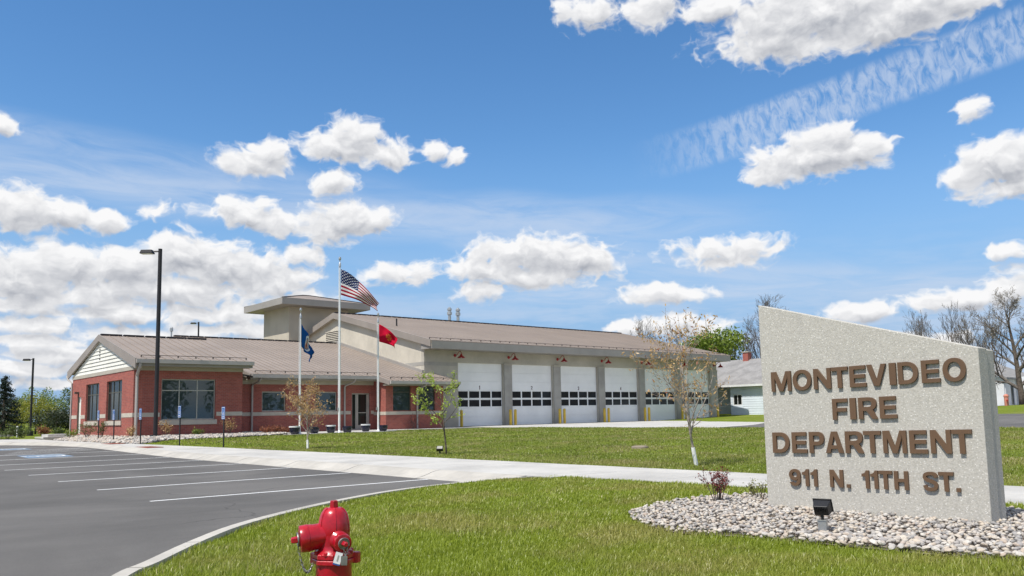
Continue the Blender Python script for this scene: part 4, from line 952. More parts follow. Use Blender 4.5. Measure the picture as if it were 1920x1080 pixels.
obox(MB(), hc + aim * 0.0553, fx, upv, aim, 0.066, 0.050, 0.0012).build('lens', M['glass'], FL)
for i in range(8): obox(MB(), hc - aim * 0.047 + fx * (i - 3.5) * 0.014 + upv * 0.014, fx, upv, aim, 0.0024, 0.022, 0.008).build('cooling_fin', M['black'], hd)

# ------------------------------------------------------------------ fire hydrant
M['hyd'] = mat('glossy red hydrant paint', (0.43, 0.004, 0.016), 0.30, 0.14, 16, spec=0.5, coat=0.25, bump=0.05, bscale=60)
M['chain'] = mat('steel chain', (0.33, 0.32, 0.30), 0.4, 0.1, 30, metallic=0.8)
HY = Vector((2.275, 4.225, 0)); hz0 = T(2.275, 4.225)
HD = thing('fire_hydrant', 'glossy red fire hydrant with chained caps on the near lawn', 'fire hydrant', (HY.x, HY.y, hz0))
def hp(z): return Vector((HY.x, HY.y, z))
MB().lathe([(.15, hz0 - .05), (.15, hz0 + .03), (.10, hz0 + .04), (.098, -0.0)], (HY.x, HY.y, 0), k=28).build('barrel', M['hyd'], HD, smooth=True)
def octa(z0, z1, r, name, par): return MB().lathe([(r - .004, z0), (r, z0 + .004), (r, z1 - .004), (r - .004, z1)], (HY.x, HY.y, 0), k=8, spin=math.radians(14)).build(name, M['hyd'], par)
octa(-0.002, 0.024, .117, 'flange', HD); octa(0.027, 0.055, .115, 'flange', HD)
body = MB().lathe([(.110, .052), (.088, .075), (.085, .10), (.088, .14), (.086, .176)], (HY.x, HY.y, 0), k=28).build('body', M['hyd'], HD, smooth=True)
bon = MB().lathe([(.086, .150), (.088, .158), (.088, .185), (.0855, .215), (.080, .245), (.071, .270), (.058, .288), (.044, .297), (.03, .300)], (HY.x, HY.y, 0), k=32)
bo = bon.build('bonnet', M['hyd'], HD, smooth=True)
for k in range(6):
    a = math.radians(60 * k + 8); rp = [(.0885, .165), (.0872, .200), (.0835, .230), (.0745, .262), (.0600, .287), (.045, .298)]
    MB().tube([(HY.x + math.cos(a) * r, HY.y + math.sin(a) * r, h) for r, h in rp], .0035, 5).build('bonnet_rib', M['hyd'], bo, smooth=True)
MB().lathe([(.020, .295), (.024, .30), (.0225, .333), (.019, .337)], (HY.x, HY.y, 0), k=5).build('operating_nut', M['hyd'], HD, bevel=0.002)
dl = (-RIGHT * 0.94 - FWD * 0.36 + Vector((0, 0, -0.10))).normalized(); ds = (RIGHT * 0.47 - FWD * 0.86 + Vector((0, 0, -0.06))).normalized()
def nozzle(dv, z, r, L, cap, nut, name):
    o = hp(z); n = MB().lathe([(r * .97, 0.0), (r * .97, L * .62), (r * 1.0, L * .66), (r * 1.0, L * .74)], o, dv, 28).build(name, M['hyd'], HD, smooth=True)
    c = MB().lathe([(r * 1.02, L * .745), (r * 1.04, L * .76), (r * 1.02, L * .96), (r * .98, L), (nut * 1.9, L + .003)], o, dv, 28).build('cap', M['hyd'], n, smooth=True)
    MB().lathe([(nut * 1.15, L + .002), (nut, L + .012), (nut * .92, L + .042), (nut * .7, L + .048)], o, dv, 5).build('cap_nut', M['hyd'], n, bevel=0.002)
    MB().lathe([(nut * 1.75, L + .004), (nut * 1.9, L + .010), (nut * 1.75, L + .016), (nut * 1.55, L + .010)], o, dv, 18).build('chain_ring', M['chain'], n, smooth=True)
    return o + dv * (L + .01), n
e1, nz1 = nozzle(dl, 0.155, 0.072, 0.185, .07, .021, 'pumper_nozzle')
e2, nz2 = nozzle(ds, 0.135, 0.047, 0.175, .045, .017, 'hose_nozzle')
for i in range(3):   # threads of the small nozzle's cap
    MB().lathe([(.0485, .088 + i * .017), (.0525, .093 + i * .017), (.0485, .098 + i * .017)], hp(0.135), ds, 24).build('thread_ring', M['hyd'], nz2, smooth=True)
def chain(p, q, sag, n, par):
    for i in range(n):
        t = (i + .5) / n; c = Vector(p).lerp(Vector(q), t) + Vector((0, 0, -sag * 4 * t * (1 - t)))
        t2 = t + .02; c2 = Vector(p).lerp(Vector(q), t2) + Vector((0, 0, -sag * 4 * t2 * (1 - t2))); d = (c2 - c).normalized(); s = d.cross(FWD).normalized() if i % 2 else d.cross(RIGHT + UP * .3).normalized()
        pts = [c + d * .0095 * math.cos(a) + s * .0058 * math.sin(a) for a in [2 * math.pi * k / 8 for k in range(9)]]
        MB().tube(pts, 0.0022, 4, False).build('chain_link', M['chain'], par, smooth=True)
chain(e1 + Vector((0, 0, -0.035)), hp(0.01) - RIGHT * .095 - FWD * .09, 0.085, 20, nz1)
chain(e2 + Vector((0, 0, -0.028)), e2 + Vector((0, 0, -0.075)) + RIGHT * .012, 0.010, 5, nz2); chain(e2 + RIGHT * .02 + Vector((0, 0, -0.02)), e2 + Vector((0, 0, -0.08)), 0.012, 5, nz2)
for sgn, dv in ((-1, -RIGHT), (1, RIGHT)):     # breakaway-flange lugs either side
    c = hp(0.02) + dv * 0.110 + FWD * 0.04; MB().lathe([(.024, -.03), (.03, -.026), (.03, .026), (.024, .03)], c, (0, 0, 1), 6).build('flange_lug', M['hyd'], HD)
for k in range(8):
    a = math.radians(14 + 45 * k + 22.5); MB().lathe([(.012, .050), (.012, .064), (.007, .069)], hp(0) + Vector((math.cos(a) * .102, math.sin(a) * .102, 0)), k=6).build('bolt', M['hyd'], HD)
tg = e2 + Vector((0, 0, -0.045)) - FWD * .012; tx = (RIGHT * .96 - UP * .28).normalized(); ty = (UP * .96 + RIGHT * .28).normalized(); 
tag_ = obox(MB(), tg - ty * .035 - tx * .020, tx, ty, FWD, .019, .030, .0012).build('paper_tag', M['white_paint'], HD); obox(MB(), tg - ty * .069 - tx * .020, tx, ty, FWD, .019, .0035, .0013).build('tag_edge', M['blue_sign'], tag_)
obox(MB(), tg - ty * .036 - tx * .020 - FWD * .0017, tx, ty, FWD, .004, .016, .0004).build('tag_print', M['alu'], tag_)
obox(MB(), tg - ty * .038 + tx * .016 - FWD * .006, (tx + ty * .25).normalized(), (ty - tx * .25).normalized(), FWD, .017, .024, .003).build('foil_tag', M['chain'], HD)

# ------------------------------------------------------------------ flagpoles and flags
def flagpole(x, y, h, label, r=0.06):
    z = -0.024; f = thing('flagpole', label, 'flagpole', (x, y, z), 'flagpoles before the entrance')
    MB().tube([(x, y, z), (x, y, z + h * .5), (x, y, z + h)], [r, r * .9, r * .6], 12).build('pole', M['white_pole'], f, smooth=True)
    MB().lathe([(r * 1.8, z), (r * 1.8, z + .05), (r * 1.2, z + .09), (r * 1.05, z + .12)], (x, y, 0), k=14).build('base_collar', M['white_pole'], f, smooth=True)
    MB().lathe([(r * .65, h - .10), (r * 1.05, h - .08), (r * 1.05, h + .10), (r * .6, h + .14), (r * .4, h + .2), (r * .4, h + .26), (r * 1.0, h + .30), (r * 1.25, h + .37), (r * 1.0, h + .44), (0, h + .48)], (x, y, z), k=14).build('truck_and_ball', M['galv'], f, smooth=True)
    MB().tube([(x - .09, y - .02, z + 1.2), (x - .085, y - .02, z + h - .05)], 0.008, 4).build('halyard', M['white_pole'], f)
    MB().box(x - .12, x - .05, y - .03, y + .03, z + 1.15, z + 1.30).build('cleat', M['galv'], f)
    return f
flagpole(21.28, 39.0, 8.85, 'tallest white flagpole flying the striped flag')
flagpole(19.05, 39.0, 5.95, 'short white flagpole flying the limp blue flag', 0.05)
flagpole(23.63, 39.0, 6.0, 'short white flagpole flying the red flag', 0.05)

def cloth_mat(name, builder):
    m = bpy.data.materials.new(name); m.use_nodes = True; t = NT(m.node_tree); nt = m.node_tree; nt.nodes.remove(nt.nodes['Principled BSDF'])
    uv = t.n('ShaderNodeUVMap', uv_map='UVMap').outputs[0]; u, v, _ = t.sep(uv); c = builder(t, u, v)
    d = t.n('ShaderNodeBsdfDiffuse'); t.put(d.inputs[0], c); tr = t.n('ShaderNodeBsdfTranslucent'); t.put(tr.inputs[0], c)
    mx = t.n('ShaderNodeMixShader'); mx.inputs[0].default_value = 0.35; t.put(mx.inputs[1], d.outputs[0]); t.put(mx.inputs[2], tr.outputs[0]); t.put(nt.nodes['Material Output'].inputs[0], mx.outputs[0]); return m
def us(t, u, v):
    red = t.m('LESS_THAN', t.m('MODULO', t.m('FLOOR', t.m('MULTIPLY', v, 13.0)), 2.0), 0.5)
    c = t.mix(red, (0.80, 0.79, 0.78), (0.42, 0.022, 0.05))
    can = t.m('MULTIPLY', t.m('LESS_THAN', u, 0.4), t.m('GREATER_THAN', v, 6 / 13))
    a = t.m('MULTIPLY', u, 11 / 0.4 / 2); b = t.m('MULTIPLY', t.m('SUBTRACT', v, 6 / 13), 9 / (7 / 13) / 2)
    def lattice(off):
        fa = t.m('SUBTRACT', t.m('FRACT', t.m('ADD', a, off)), 0.5); fb = t.m('SUBTRACT', t.m('FRACT', t.m('ADD', b, off)), 0.5)
        ang = t.m('ARCTAN2', fa, fb); r = t.m('SQRT', t.m('ADD', t.m('MULTIPLY', fa, fa), t.m('MULTIPLY', fb, fb)))
        lim = t.m('MULTIPLY_ADD', t.m('COSINE', t.m('MULTIPLY', ang, 5.0)), 0.075, 0.17)
        return t.m('LESS_THAN', r, lim)
    st = t.m('MAXIMUM', lattice(0.0), lattice(0.5))
    return t.mix(can, c, t.mix(st, (0.022, 0.035, 0.13), (0.80, 0.80, 0.80)))
def mn(t, u, v):
    r = t.m('SQRT', t.m('ADD', t.m('POWER', t.m('MULTIPLY', t.m('SUBTRACT', u, 0.5), 1.55), 2.0), t.m('POWER', t.m('SUBTRACT', v, 0.5), 2.0)))
    c = t.mix(t.m('LESS_THAN', r, 0.36), (0.02, 0.115, 0.36), (0.78, 0.78, 0.75))
    c = t.mix(t.m('LESS_THAN', r, 0.27), c, (0.06, 0.16, 0.36)); c = t.mix(t.m('LESS_THAN', r, 0.23), c, (0.55, 0.36, 0.28))
    return t.mix(t.m('LESS_THAN', r, 0.12), c, (0.45, 0.12, 0.10))
def fd(t, u, v):
    # gold cross of four flared arms round a disc
    x = t.m('MULTIPLY', t.m('SUBTRACT', u, 0.5), 1.5); y = t.m('SUBTRACT', v, 0.5); ax_ = t.m('ABSOLUTE', x); ay_ = t.m('ABSOLUTE', y)
    big = t.m('MAXIMUM', ax_, ay_); small = t.m('MINIMUM', ax_, ay_)
    arm = t.m('MULTIPLY', t.m('LESS_THAN', small, t.m('MULTIPLY_ADD', big, 0.55, 0.01)), t.m('LESS_THAN', big, 0.215))
    r = t.m('SQRT', t.m('ADD', t.m('MULTIPLY', x, x), t.m('MULTIPLY', y, y)))
    c = t.mix(arm, (0.62, 0.015, 0.05), (0.66, 0.22, 0.05)); c = t.mix(t.m('LESS_THAN', r, 0.09), c, (0.62, 0.03, 0.05)); return t.mix(t.m('LESS_THAN', r, 0.06), c, (0.66, 0.26, 0.06))
def flag(name, label, m, top, hoist, fly, d0, droop, nar, amp, seed, grp, fall=0.18):
    nu, nv = 40, 18; rg = random.Random(seed); ph = rg.uniform(0, 6); V = []; F = []; UV = []
    d0 = Vector(d0).normalized(); side = d0.cross(UP).normalized()
    for i in range(nu + 1):
        u = i / nu; ang = droop * (0.45 + 0.55 * u); 
        for j in range(nv + 1):
            v = j / nv; k = 1 - nar * smooth(u * 1.05) 
            base = Vector(top) + d0 * (fly * (math.sin(u * 1.1) / 1.1) * math.cos(droop)) + UP * (-fly * u * math.sin(droop) * (0.75 + .25 * u))
            z = -hoist * (1 - v) * k - hoist * (1 - k) * fall
            w = amp * smooth(u * 2.2) * math.sin(9.0 * u + 4.0 * (1 - v) + ph) + amp * .5 * u * math.sin(17 * v + 5 * u + ph)
            V.append(tuple(base + UP * z + side * w + d0 * (0.05 * math.sin(6 * v + ph) * u - .10 * (1 - v) * u))); UV.append((u, v))
    for i in range(nu):
        for j in range(nv): a = i * (nv + 1) + j; F.append((a, a + nv + 1, a + nv + 2, a + 1))
    me = bpy.data.meshes.new(name); o0 = Vector(top); me.from_pydata([tuple(Vector(p) - o0) for p in V], [], F)
    uvl = me.uv_layers.new(name='UVMap')
    for lp in me.loops: uvl.data[lp.index].uv = UV[lp.vertex_index]
    for p in me.polygons: p.use_smooth = True
    o = link(name, me, m, None, tuple(top)); sm = o.modifiers.new('thickness', 'SOLIDIFY'); sm.thickness = 0.004; sm.offset = 0
    setp(o, label, 'flag', grp); return o
M['flag_us'] = cloth_mat('stars and stripes cloth', us); M['flag_mn'] = cloth_mat('blue seal cloth', mn); M['flag_fd'] = cloth_mat('red emblem cloth', fd)
rd = RIGHT
flag('flag', 'stars and stripes flag streaming from the tallest pole', M['flag_us'], (21.33, 38.97, 8.62), 1.38, 2.6, rd + FWD * 0.2, math.radians(21), 0.66, 0.12, 3, 'flags on the poles', 0.95)
flag('flag', 'limp blue flag with a round white seal', M['flag_mn'], (19.09, 38.97, 5.55), 1.15, 1.5, rd * .45 + FWD * 0.9, math.radians(48), 0.35, 0.10, 5, 'flags on the poles')
flag('flag', 'red flag with a gold emblem on the pole nearest the bay doors', M['flag_fd'], (23.67, 38.97, 5.80), 0.95, 1.30, rd + FWD * 0.15, math.radians(25), 0.40, 0.07, 9, 'flags on the poles', 0.6)

# ------------------------------------------------------------------ car park light poles
def light_pole(x, y, z, h, label, hx=-1.0, r=0.095, base=True, head=0.62):
    f = thing('light_pole', label, 'light pole', (x, y, z), 'car park light poles')
    MB().tube([(x, y, z), (x, y, z + h)], [r, r * .92], 4 if False else 10).build('pole', M['dark_pole'], f, smooth=True)
    dv = (-RIGHT).normalized() if hx < 0 else RIGHT
    a = Vector((x, y, z + h - .12)); MB().tube([a, a + dv * .32], 0.035, 8).build('arm', M['dark_pole'], f)
    s = dv.cross(UP).normalized(); c = a + dv * (.30 + head / 2)
    P = [tuple(c + dv * sx * head / 2 * k + s * sy * .17 * k + UP * zz) for zz, k in ((-.10, 1.0), (.08, .78)) for sx, sy in ((-1, -1), (1, -1), (1, 1), (-1, 1))]
    hd_ = MB().hexa(P).build('lamp_head', M['dark_pole'], f, bevel=0.02)
    P = [tuple(c + dv * sx * head * .4 + s * sy * .13 + UP * zz) for zz in (-.112, -.102) for sx, sy in ((-1, -1), (1, -1), (1, 1), (-1, 1))]
    MB().hexa(P).build('lens', M['lamp_white'], hd_)
    if base:
        MB().lathe([(.26, z - .3), (.26, z + .09), (.24, z + .11)], (x, y, 0), k=16).build('footing', M['dark_pole'], f); MB().box(x - .19, x + .19, y - .19, y + .19, z + .111, z + .14).build('base_plate', M['dark_pole'], f)
    return f
light_pole(12.2, 39.5, 0.0, 8.75, 'tall dark light pole standing in the rock bed by the brick wing')
light_pole(15.6, 85.8, -0.1, 6.75, 'distant thin light pole among the green trees at the far left')
light_pole(33.9, 95.3, 0.0, 11.95, 'light pole whose top shows over the ridge of the centre roof', base=False)

# ------------------------------------------------------------------ accessible-parking signs
where = ['farthest left of the five blue parking signs', 'blue parking sign before the right gable window', 'blue parking sign between the brick corner and the light pole', 'blue parking sign just right of the light pole', 'blue parking sign nearest the sidewalk bend, rightmost of the five']
SGN = [(10.8, 43.5), (10.8, 40.9), (10.8, 36.9), (10.8, 33.85), (10.8, 30.85)]
for (x, y), w in zip(SGN, where):
    z = (-0.16 if x < 10.4 or y > 39 else T(12.0, y)) - 0.02
    if y < 36: x, z = clipx(y) + 0.12, T(12.42, y) - 0.02
    f = thing('parking_sign', w, 'sign', (x, y, z), 'accessible parking signs')
    MB().box(x - .02, x + .02, y - .025, y + .025, z - .1, z + 1.5).build('post', M['black'], f)
    pl = MB().box(x - .034, x - .022, y - .16, y + .16, z + 1.03, z + 1.50).build('sign_plate', M['blue_sign'], f, bevel=0.004)
    for (a, b, c, d) in ((-.145, -.13, 1.05, 1.48), (.13, .145, 1.05, 1.48), (-.13, .13, 1.465, 1.48), (-.13, .13, 1.05, 1.065)): MB().box(x - .0365, x - .035, y + a, y + b, z + c, z + d).build('border', M['white_paint'], pl)
    # wheelchair figure: wheel, body and head, then a line of print
    ring = [(0.0 + .062 * math.cos(t), 1.245 + .062 * math.sin(t)) for t in [math.radians(140 + 14 * i) for i in range(17)]]
    def strip(path, wd):
        l = offset(path, wd / 2); r = offset(path, -wd / 2); n = len(path); mb = MB(); mb.V = [(x - .0362, y - a, z + b) for a, b in l] + [(x - .0362, y - a, z + b) for a, b in r]; mb.F = [(i, i + 1, n + i + 1, n + i) for i in range(n - 1)]; mb.build('symbol_stroke', M['white_paint'], pl)
    strip(ring, .018); strip([(-.02, 1.37), (-.015, 1.285), (.03, 1.275), (.06, 1.19), (.085, 1.20)], .022); strip([(-.035, 1.40), (-.005, 1.40)], .032); strip([(-.10, 1.12), (.10, 1.12)], .022)

# ------------------------------------------------------------------ bollards and gooseneck lamps
BOL = [(33.19, 'yellow bollard left of the first bay door'), (37.45, 'left bollard of the pair between the first and second bay doors'), (37.9, 'right bollard of the pair between the first and second bay doors'), (42.2, 'left bollard of the pair between the second and third bay doors'), (42.67, 'right bollard of the pair between the second and third bay doors'), (46.95, 'left bollard of the pair between the third and fourth bay doors'), (47.42, 'right bollard of the pair between the third and fourth bay doors'), (51.7, 'left bollard of the pair between the fourth and fifth bay doors'), (52.2, 'right bollard of the pair between the fourth and fifth bay doors'), (56.5, 'left bollard of the pair between the fifth and sixth bay doors'), (57.0, 'right bollard of the pair between the fifth and sixth bay doors'), (61.5, 'yellow bollard at the right end, past the sixth bay door')]
def bollard(x, y, label):
    f = thing('bollard', label, 'bollard', (x, y, -0.005), 'yellow bollards by the bay doors')
    MB().lathe([(.098, 0), (.098, 1.04)], (x, y, -0.01), k=18).build('post', M['yellow'], f, smooth=True)
    MB().lathe([(.098, 1.042), (.09, 1.075), (.06, 1.10), (0, 1.11)], (x, y, -0.01), k=18).build('domed_cap', M['yellow'], f, smooth=True)
    return f
b0 = None
for i, (x, lab) in enumerate(BOL):
    if b0 is None: b0 = bollard(x, 44.25, lab)
    else:
        c = copy_tree(b0); c.location = (x, 44.25, -0.005); c['label'] = lab
def goose(x, label):
    y, z = BYF - .004, 4.78; f = thing('gooseneck_lamp', label, 'wall lamp', (x, y, z), 'red gooseneck lamps over the bay doors')
    MB().lathe([(.11, 0), (.11, .03), (.06, .05)], (x, y, z), (0, -1, 0), 14).build('wall_plate', M['red_lamp'], f, smooth=True)
    arm = catmull([(x, y - .03, z), (x, y - .25, z + .02), (x, y - .42, z + .18), (x, y - .58, z + .26), (x, y - .70, z + .16), (x, y - .72, z + .02)], 4)
    MB().tube(arm, 0.022, 7).build('arm', M['red_lamp'], f, smooth=True)
    sh = MB().lathe([(.05, .06), (.07, .0), (.10, -.06), (.20, -.13), (.26, -.20), (.265, -.215), (.25, -.205), (.09, -.06)], (x, y - .72, z), k=18).build('shade', M['red_lamp'], f, smooth=True)
    MB().lathe([(.05, -.10), (.07, -.15), (.06, -.20), (.0, -.225)], (x, y - .72, z), k=12).build('bulb', M['lamp_white'], f, smooth=True)
    return f
g0 = None
GO = [(33.25, 'red gooseneck lamp at the upper left of the first bay door'), (38.0, 'red gooseneck lamp above the pier between the first and second doors'), (42.8, 'red gooseneck lamp above the pier between the second and third doors'), (47.6, 'red gooseneck lamp above the pier between the third and fourth doors'), (52.35, 'red gooseneck lamp above the pier between the fourth and fifth doors'), (57.1, 'red gooseneck lamp above the pier between the fifth and sixth doors'), (62.2, 'red gooseneck lamp at the right end of the bay wall')]
for x, lab in GO:
    if g0 is None: g0 = goose(x, lab)
    else: c = copy_tree(g0); c.location = (x, BYF - .004, 4.78); c['label'] = lab

# ------------------------------------------------------------------ planters, steps, small things
def planter(x, y, label, r=0.24, rim=True, plant=False):
    z = -0.022; f = thing('planter', label, 'planter', (x, y, z), 'planters by the flagpoles')
    MB().lathe([(r * .62, 0), (r * .8, .04), (r, .20), (r * .98, .33), (r * .9, .33), (r * .88, .27)], (x, y, z), k=20).build('pot', M['pot'], f, smooth=True)
    if rim: MB().lathe([(r * .95, .331), (r * 1.08, .335), (r * 1.08, .40), (r * .92, .40), (r * .9, .34)], (x, y, z), k=20).build('rim', M['pot_rim'], f, smooth=True)
    MB().lathe([(r * .88, .26), (r * .86, .30)], (x, y, z), k=16).build('potting_soil', M['soil'], f)
    return f
planter(18.75, 38.95, 'dark pot with white rim left of the limp blue flag pole', 0.26)
planter(20.0, 39.3, 'plain dark pot behind the golden young tree', 0.26, False)
planter(20.9, 39.2, 'dark pot with white rim left of the tallest flagpole', 0.24)
planter(21.75, 39.0, 'plain dark pot right of the tallest flagpole', 0.26, False)
planter(23.2, 39.6, 'dark pot with white rim before the glass entrance door', 0.24)
planter(24.1, 39.3, 'plain dark pot right of the red flag pole', 0.26, False)
st = thing('concrete_steps', 'two low concrete steps beside the far end of the brick gable', 'steps', (10.9, 53.0, -0.16))
MB().box(10.35, 11.9, 53.3, 55.6, -.4, -.04).build('tread', M['conc'], st); MB().box(10.65, 11.9, 53.6, 55.3, -.039, 0.10).build('tread', M['conc'], st)
M['soil_tan'] = mat('weathered tan concrete', (0.34, 0.28, 0.22), 0.95, 0.1, 4)
hz_ = T(17.6, 15.3) + .02; hat = thing('access_hatch', 'flat pale round utility hatch lying in the far lawn', 'hatch', (17.6, 15.3, hz_))
MB().lathe([(.23, -.05), (.23, .03), (.19, .034)], (17.6, 15.3, hz_), k=20).build('collar', M['soil_tan'], hat, smooth=True); MB().lathe([(.186, .0), (.186, .04), (.17, .044)], (17.6, 15.3, hz_), k=20).build('plate', M['soil_tan'], hat, smooth=True)
sp = thing('spotlight', 'small dark spotlight at the foot of the lime-leaved young tree', 'floodlight', (13.45, 18.95, T(13.45, 18.95)))
q = Vector((13.45, 18.95, T(13.45, 18.95))); MB().tube([q, q + Vector((0, 0, .10))], .02, 6).build('stake', M['black'], sp)
obox(MB(), q + Vector((0, 0, .15)), RIGHT, (FWD * .8 + UP * .6).normalized(), (UP * .8 - FWD * .6).normalized(), .09, .07, .045).build('housing', M['black'], sp, bevel=.01); obox(MB(), q + Vector((0, 0, .15)) + (UP * .8 - FWD * .6) * .0465, RIGHT, (FWD * .8 + UP * .6).normalized(), (UP * .8 - FWD * .6).normalized(), .075, .055, .001).build('lens', M['alu'], sp)
for i, (x, y, lab) in enumerate(((10.7, 63.0, 'short white marker post on the far left verge'), (13.8, 66.0, 'tiny white marker by the far corner of the brick wing'))):
    mk = thing('marker_post', lab, 'post', (x, y, -0.15)); MB().lathe([(.05, -.2), (.05, .62 if i == 0 else .3), (.03, .66 if i == 0 else .33)], (x, y, -.15), k=10).build('post', M['white_pole'], mk, smooth=True); MB().lathe([(.065, .64 if i == 0 else .31), (.065, .70 if i == 0 else .36), (.02, .73 if i == 0 else .38)], (x, y, -.15), k=10).build('cap', M['white_pole'], mk, smooth=True)

# ------------------------------------------------------------------ grass blades
rng = np.random.default_rng(11)
AZ0 = math.atan2(0.7564, 0.6453)
def blades(name, poly, zf, rings, m, avoid=()):
    """blades of real geometry, thinning with distance; rings = (r0, r1, per m2, height, width)"""
    PX = []; 
    for r0, r1, dens, h, w in rings:
        half = 0.92 if r1 < 12 else 0.78; area = (r1 * r1 - r0 * r0) * half; n = int(area * dens)
        r = np.sqrt(rng.uniform(r0 * r0, r1 * r1, n)); a = AZ0 + rng.uniform(-half, half, n)
        x, y = r * np.cos(a), r * np.sin(a)
        px = np.array([p[0] for p in poly]); py = np.array([p[1] for p in poly])
        def pin(qx, qy, px, py):
            c = np.zeros(len(qx), bool); j = len(px) - 1
            for i in range(len(px)):
                cond = ((py[i] > qy) != (py[j] > qy)); 
                with np.errstate(divide='ignore', invalid='ignore'): xi = (px[j] - px[i]) * (qy - py[i]) / (py[j] - py[i]) + px[i]
                c ^= cond & (qx < xi); j = i
            return c
        ok = pin(x, y, px, py)
        for av in avoid: ok &= ~pin(x, y, np.array([p[0] for p in av]), np.array([p[1] for p in av]))
        x, y = x[ok], y[ok]; n = len(x)
        clump = 0.5 + 0.5 * np.sin(x * 2.3 + 1.7 * np.sin(y * 1.9)) * np.sin(y * 2.9 + 1.3 * np.sin(x * 2.1))
        fine = rng.uniform(0, 1, n); hh = h * (0.45 + 0.75 * fine) * (0.75 + 0.5 * clump); ww = w * rng.uniform(0.7, 1.3, n)
        PX.append((x, y, hh, ww, clump))
    x, y, hh, ww, cl = (np.concatenate([p[i] for p in PX]) for i in range(5)); n = len(x)
    z = np.array([zf(a, b) for a, b in zip(x, y)]) - 0.005
    th = rng.uniform(0, 2 * np.pi, n); sx, sy = np.cos(th) * ww / 2, np.sin(th) * ww / 2
    lean = hh * rng.uniform(0.05, 0.75, n); la = rng.uniform(0, 2 * np.pi, n); lx, ly = np.cos(la) * lean + 0.12 * hh, np.sin(la) * lean
    V = np.empty((n, 5, 3)); V[:, 0] = np.stack([x - sx, y - sy, z], 1); V[:, 1] = np.stack([x + sx, y + sy, z], 1)
    mz = z + hh * 0.55; V[:, 2] = np.stack([x - sx * .8 + lx * .35, y - sy * .8 + ly * .35, mz], 1); V[:, 3] = np.stack([x + sx * .8 + lx * .35, y + sy * .8 + ly * .35, mz], 1)
    V[:, 4] = np.stack([x + lx, y + ly, z + hh * np.clip(1.05 - 0.45 * lean / hh, .5, 1)], 1)
    base = (np.arange(n) * 5)[:, None]; tri = np.concatenate([base + np.array([0, 1, 3]), base + np.array([0, 3, 2]), base + np.array([2, 3, 4])], 1).reshape(-1, 3)
    tone = np.clip(rng.uniform(0, 1, n) * 0.8 + 0.2 * cl, 0, 1); tone = np.repeat(tone, 5)
    o = np_mesh(name, V.reshape(-1, 3), tri, m, tone, kind='stuff'); print(name, n); return o
BED = catmull([(6.10, 5.0), (6.65, 5.95), (7.6, 6.35), (8.4, 6.4), (9.1, 6.0), (9.45, 4.5), (9.3, 2.5), (8.7, 1.1), (7.7, 0.9), (7.0, 1.5), (6.55, 2.6), (6.38, 3.6), (6.22, 4.4)], 5, True)
BED_IN = [(8.0 + (x - 8.0) * 0.95, 4.0 + (y - 4.0) * 0.965) for x, y in BED]
setp(blades('lawn_grass', near_poly, near_z, [(2.4, 5.0, 7000, 0.062, 0.0045), (5.0, 7.5, 5200, 0.060, 0.0055), (7.5, 10.5, 3200, 0.058, 0.0075), (10.5, 15.5, 1800, 0.055, 0.0105)], M['grass'], [BED_IN]), 'long bright green grass of the near lawn around the hydrant and sign', 'grass')
setp(blades('lawn_grass', far_poly, far_z, [(12.5, 20.0, 800, 0.052, 0.012), (20.0, 32.0, 330, 0.052, 0.020), (32.0, 50.0, 120, 0.055, 0.032)], M['grass_far']), 'patchy mown grass of the lawn between sidewalk and fire station', 'grass')

# ------------------------------------------------------------------ rock beds
def mat_stone():
    m = bpy.data.materials.new('river stone'); m.use_nodes = True; t = NT(m.node_tree); b = m.node_tree.nodes['Principled BSDF']
    rnd = t.n('ShaderNodeObjectInfo').outputs['Random']; at = t.n('ShaderNodeAttribute', attribute_name='tone').outputs['Fac']; pos = t.n('ShaderNodeNewGeometry').outputs['Position']
    r = t.m('FRACT', t.m('ADD', rnd, at)); cr = t.n('ShaderNodeValToRGB'); t.put(cr.inputs[0], r)
    el = cr.color_ramp.elements; el[0].color = (0.24, 0.225, 0.21, 1); el[1].color = (0.52, 0.49, 0.45, 1)
    for p, c in ((.18, (0.36, 0.345, 0.33, 1)), (.35, (0.52, 0.45, 0.36, 1)), (.5, (0.42, 0.34, 0.28, 1)), (.62, (0.60, 0.56, 0.50, 1)), (.78, (0.32, 0.30, 0.29, 1)), (.9, (0.55, 0.49, 0.41, 1))):
        e = el.new(p); e.color = c
    c = t.mix(t.m('MULTIPLY', t.step(t.noise(pos, 45, 4, 0.6), .45, .75), 0.35), cr.outputs[0], (0.26, 0.23, 0.21))
    t.put(b.inputs['Base Color'], c); b.inputs['Roughness'].default_value = 0.8; b.inputs['Specular IOR Level'].default_value = 0.25; return m
M['stone'] = mat_stone()
def rock(seed, sub=2):
    bm = bmesh.new(); bmesh.ops.create_icosphere(bm, subdivisions=sub, radius=1.0); rg = random.Random(seed); ks = [(Vector((rg.uniform(-1, 1), rg.uniform(-1, 1), rg.uniform(-1, 1))).normalized(), rg.uniform(.62, .9)) for _ in range(6)]
    for v in bm.verts:
        d = v.co.normalized(); r = 1 + rg.uniform(-.04, .04)
        for k, c in ks:
            q = d.dot(k)
            if q > 1e-3: r = min(r, c / q)
        v.co = d * r; v.co.x *= 1.25; v.co.z *= 0.68
    return bm
def rock_arrays(n):
    out = []
    for s in range(n):
        bm = rock(100 + s, 1); bm.verts.ensure_lookup_table(); out.append((np.array([v.co[:] for v in bm.verts]), np.array([[v.index for v in f.verts] for f in bm.faces]))); bm.free()
    return out
RA = rock_arrays(6)
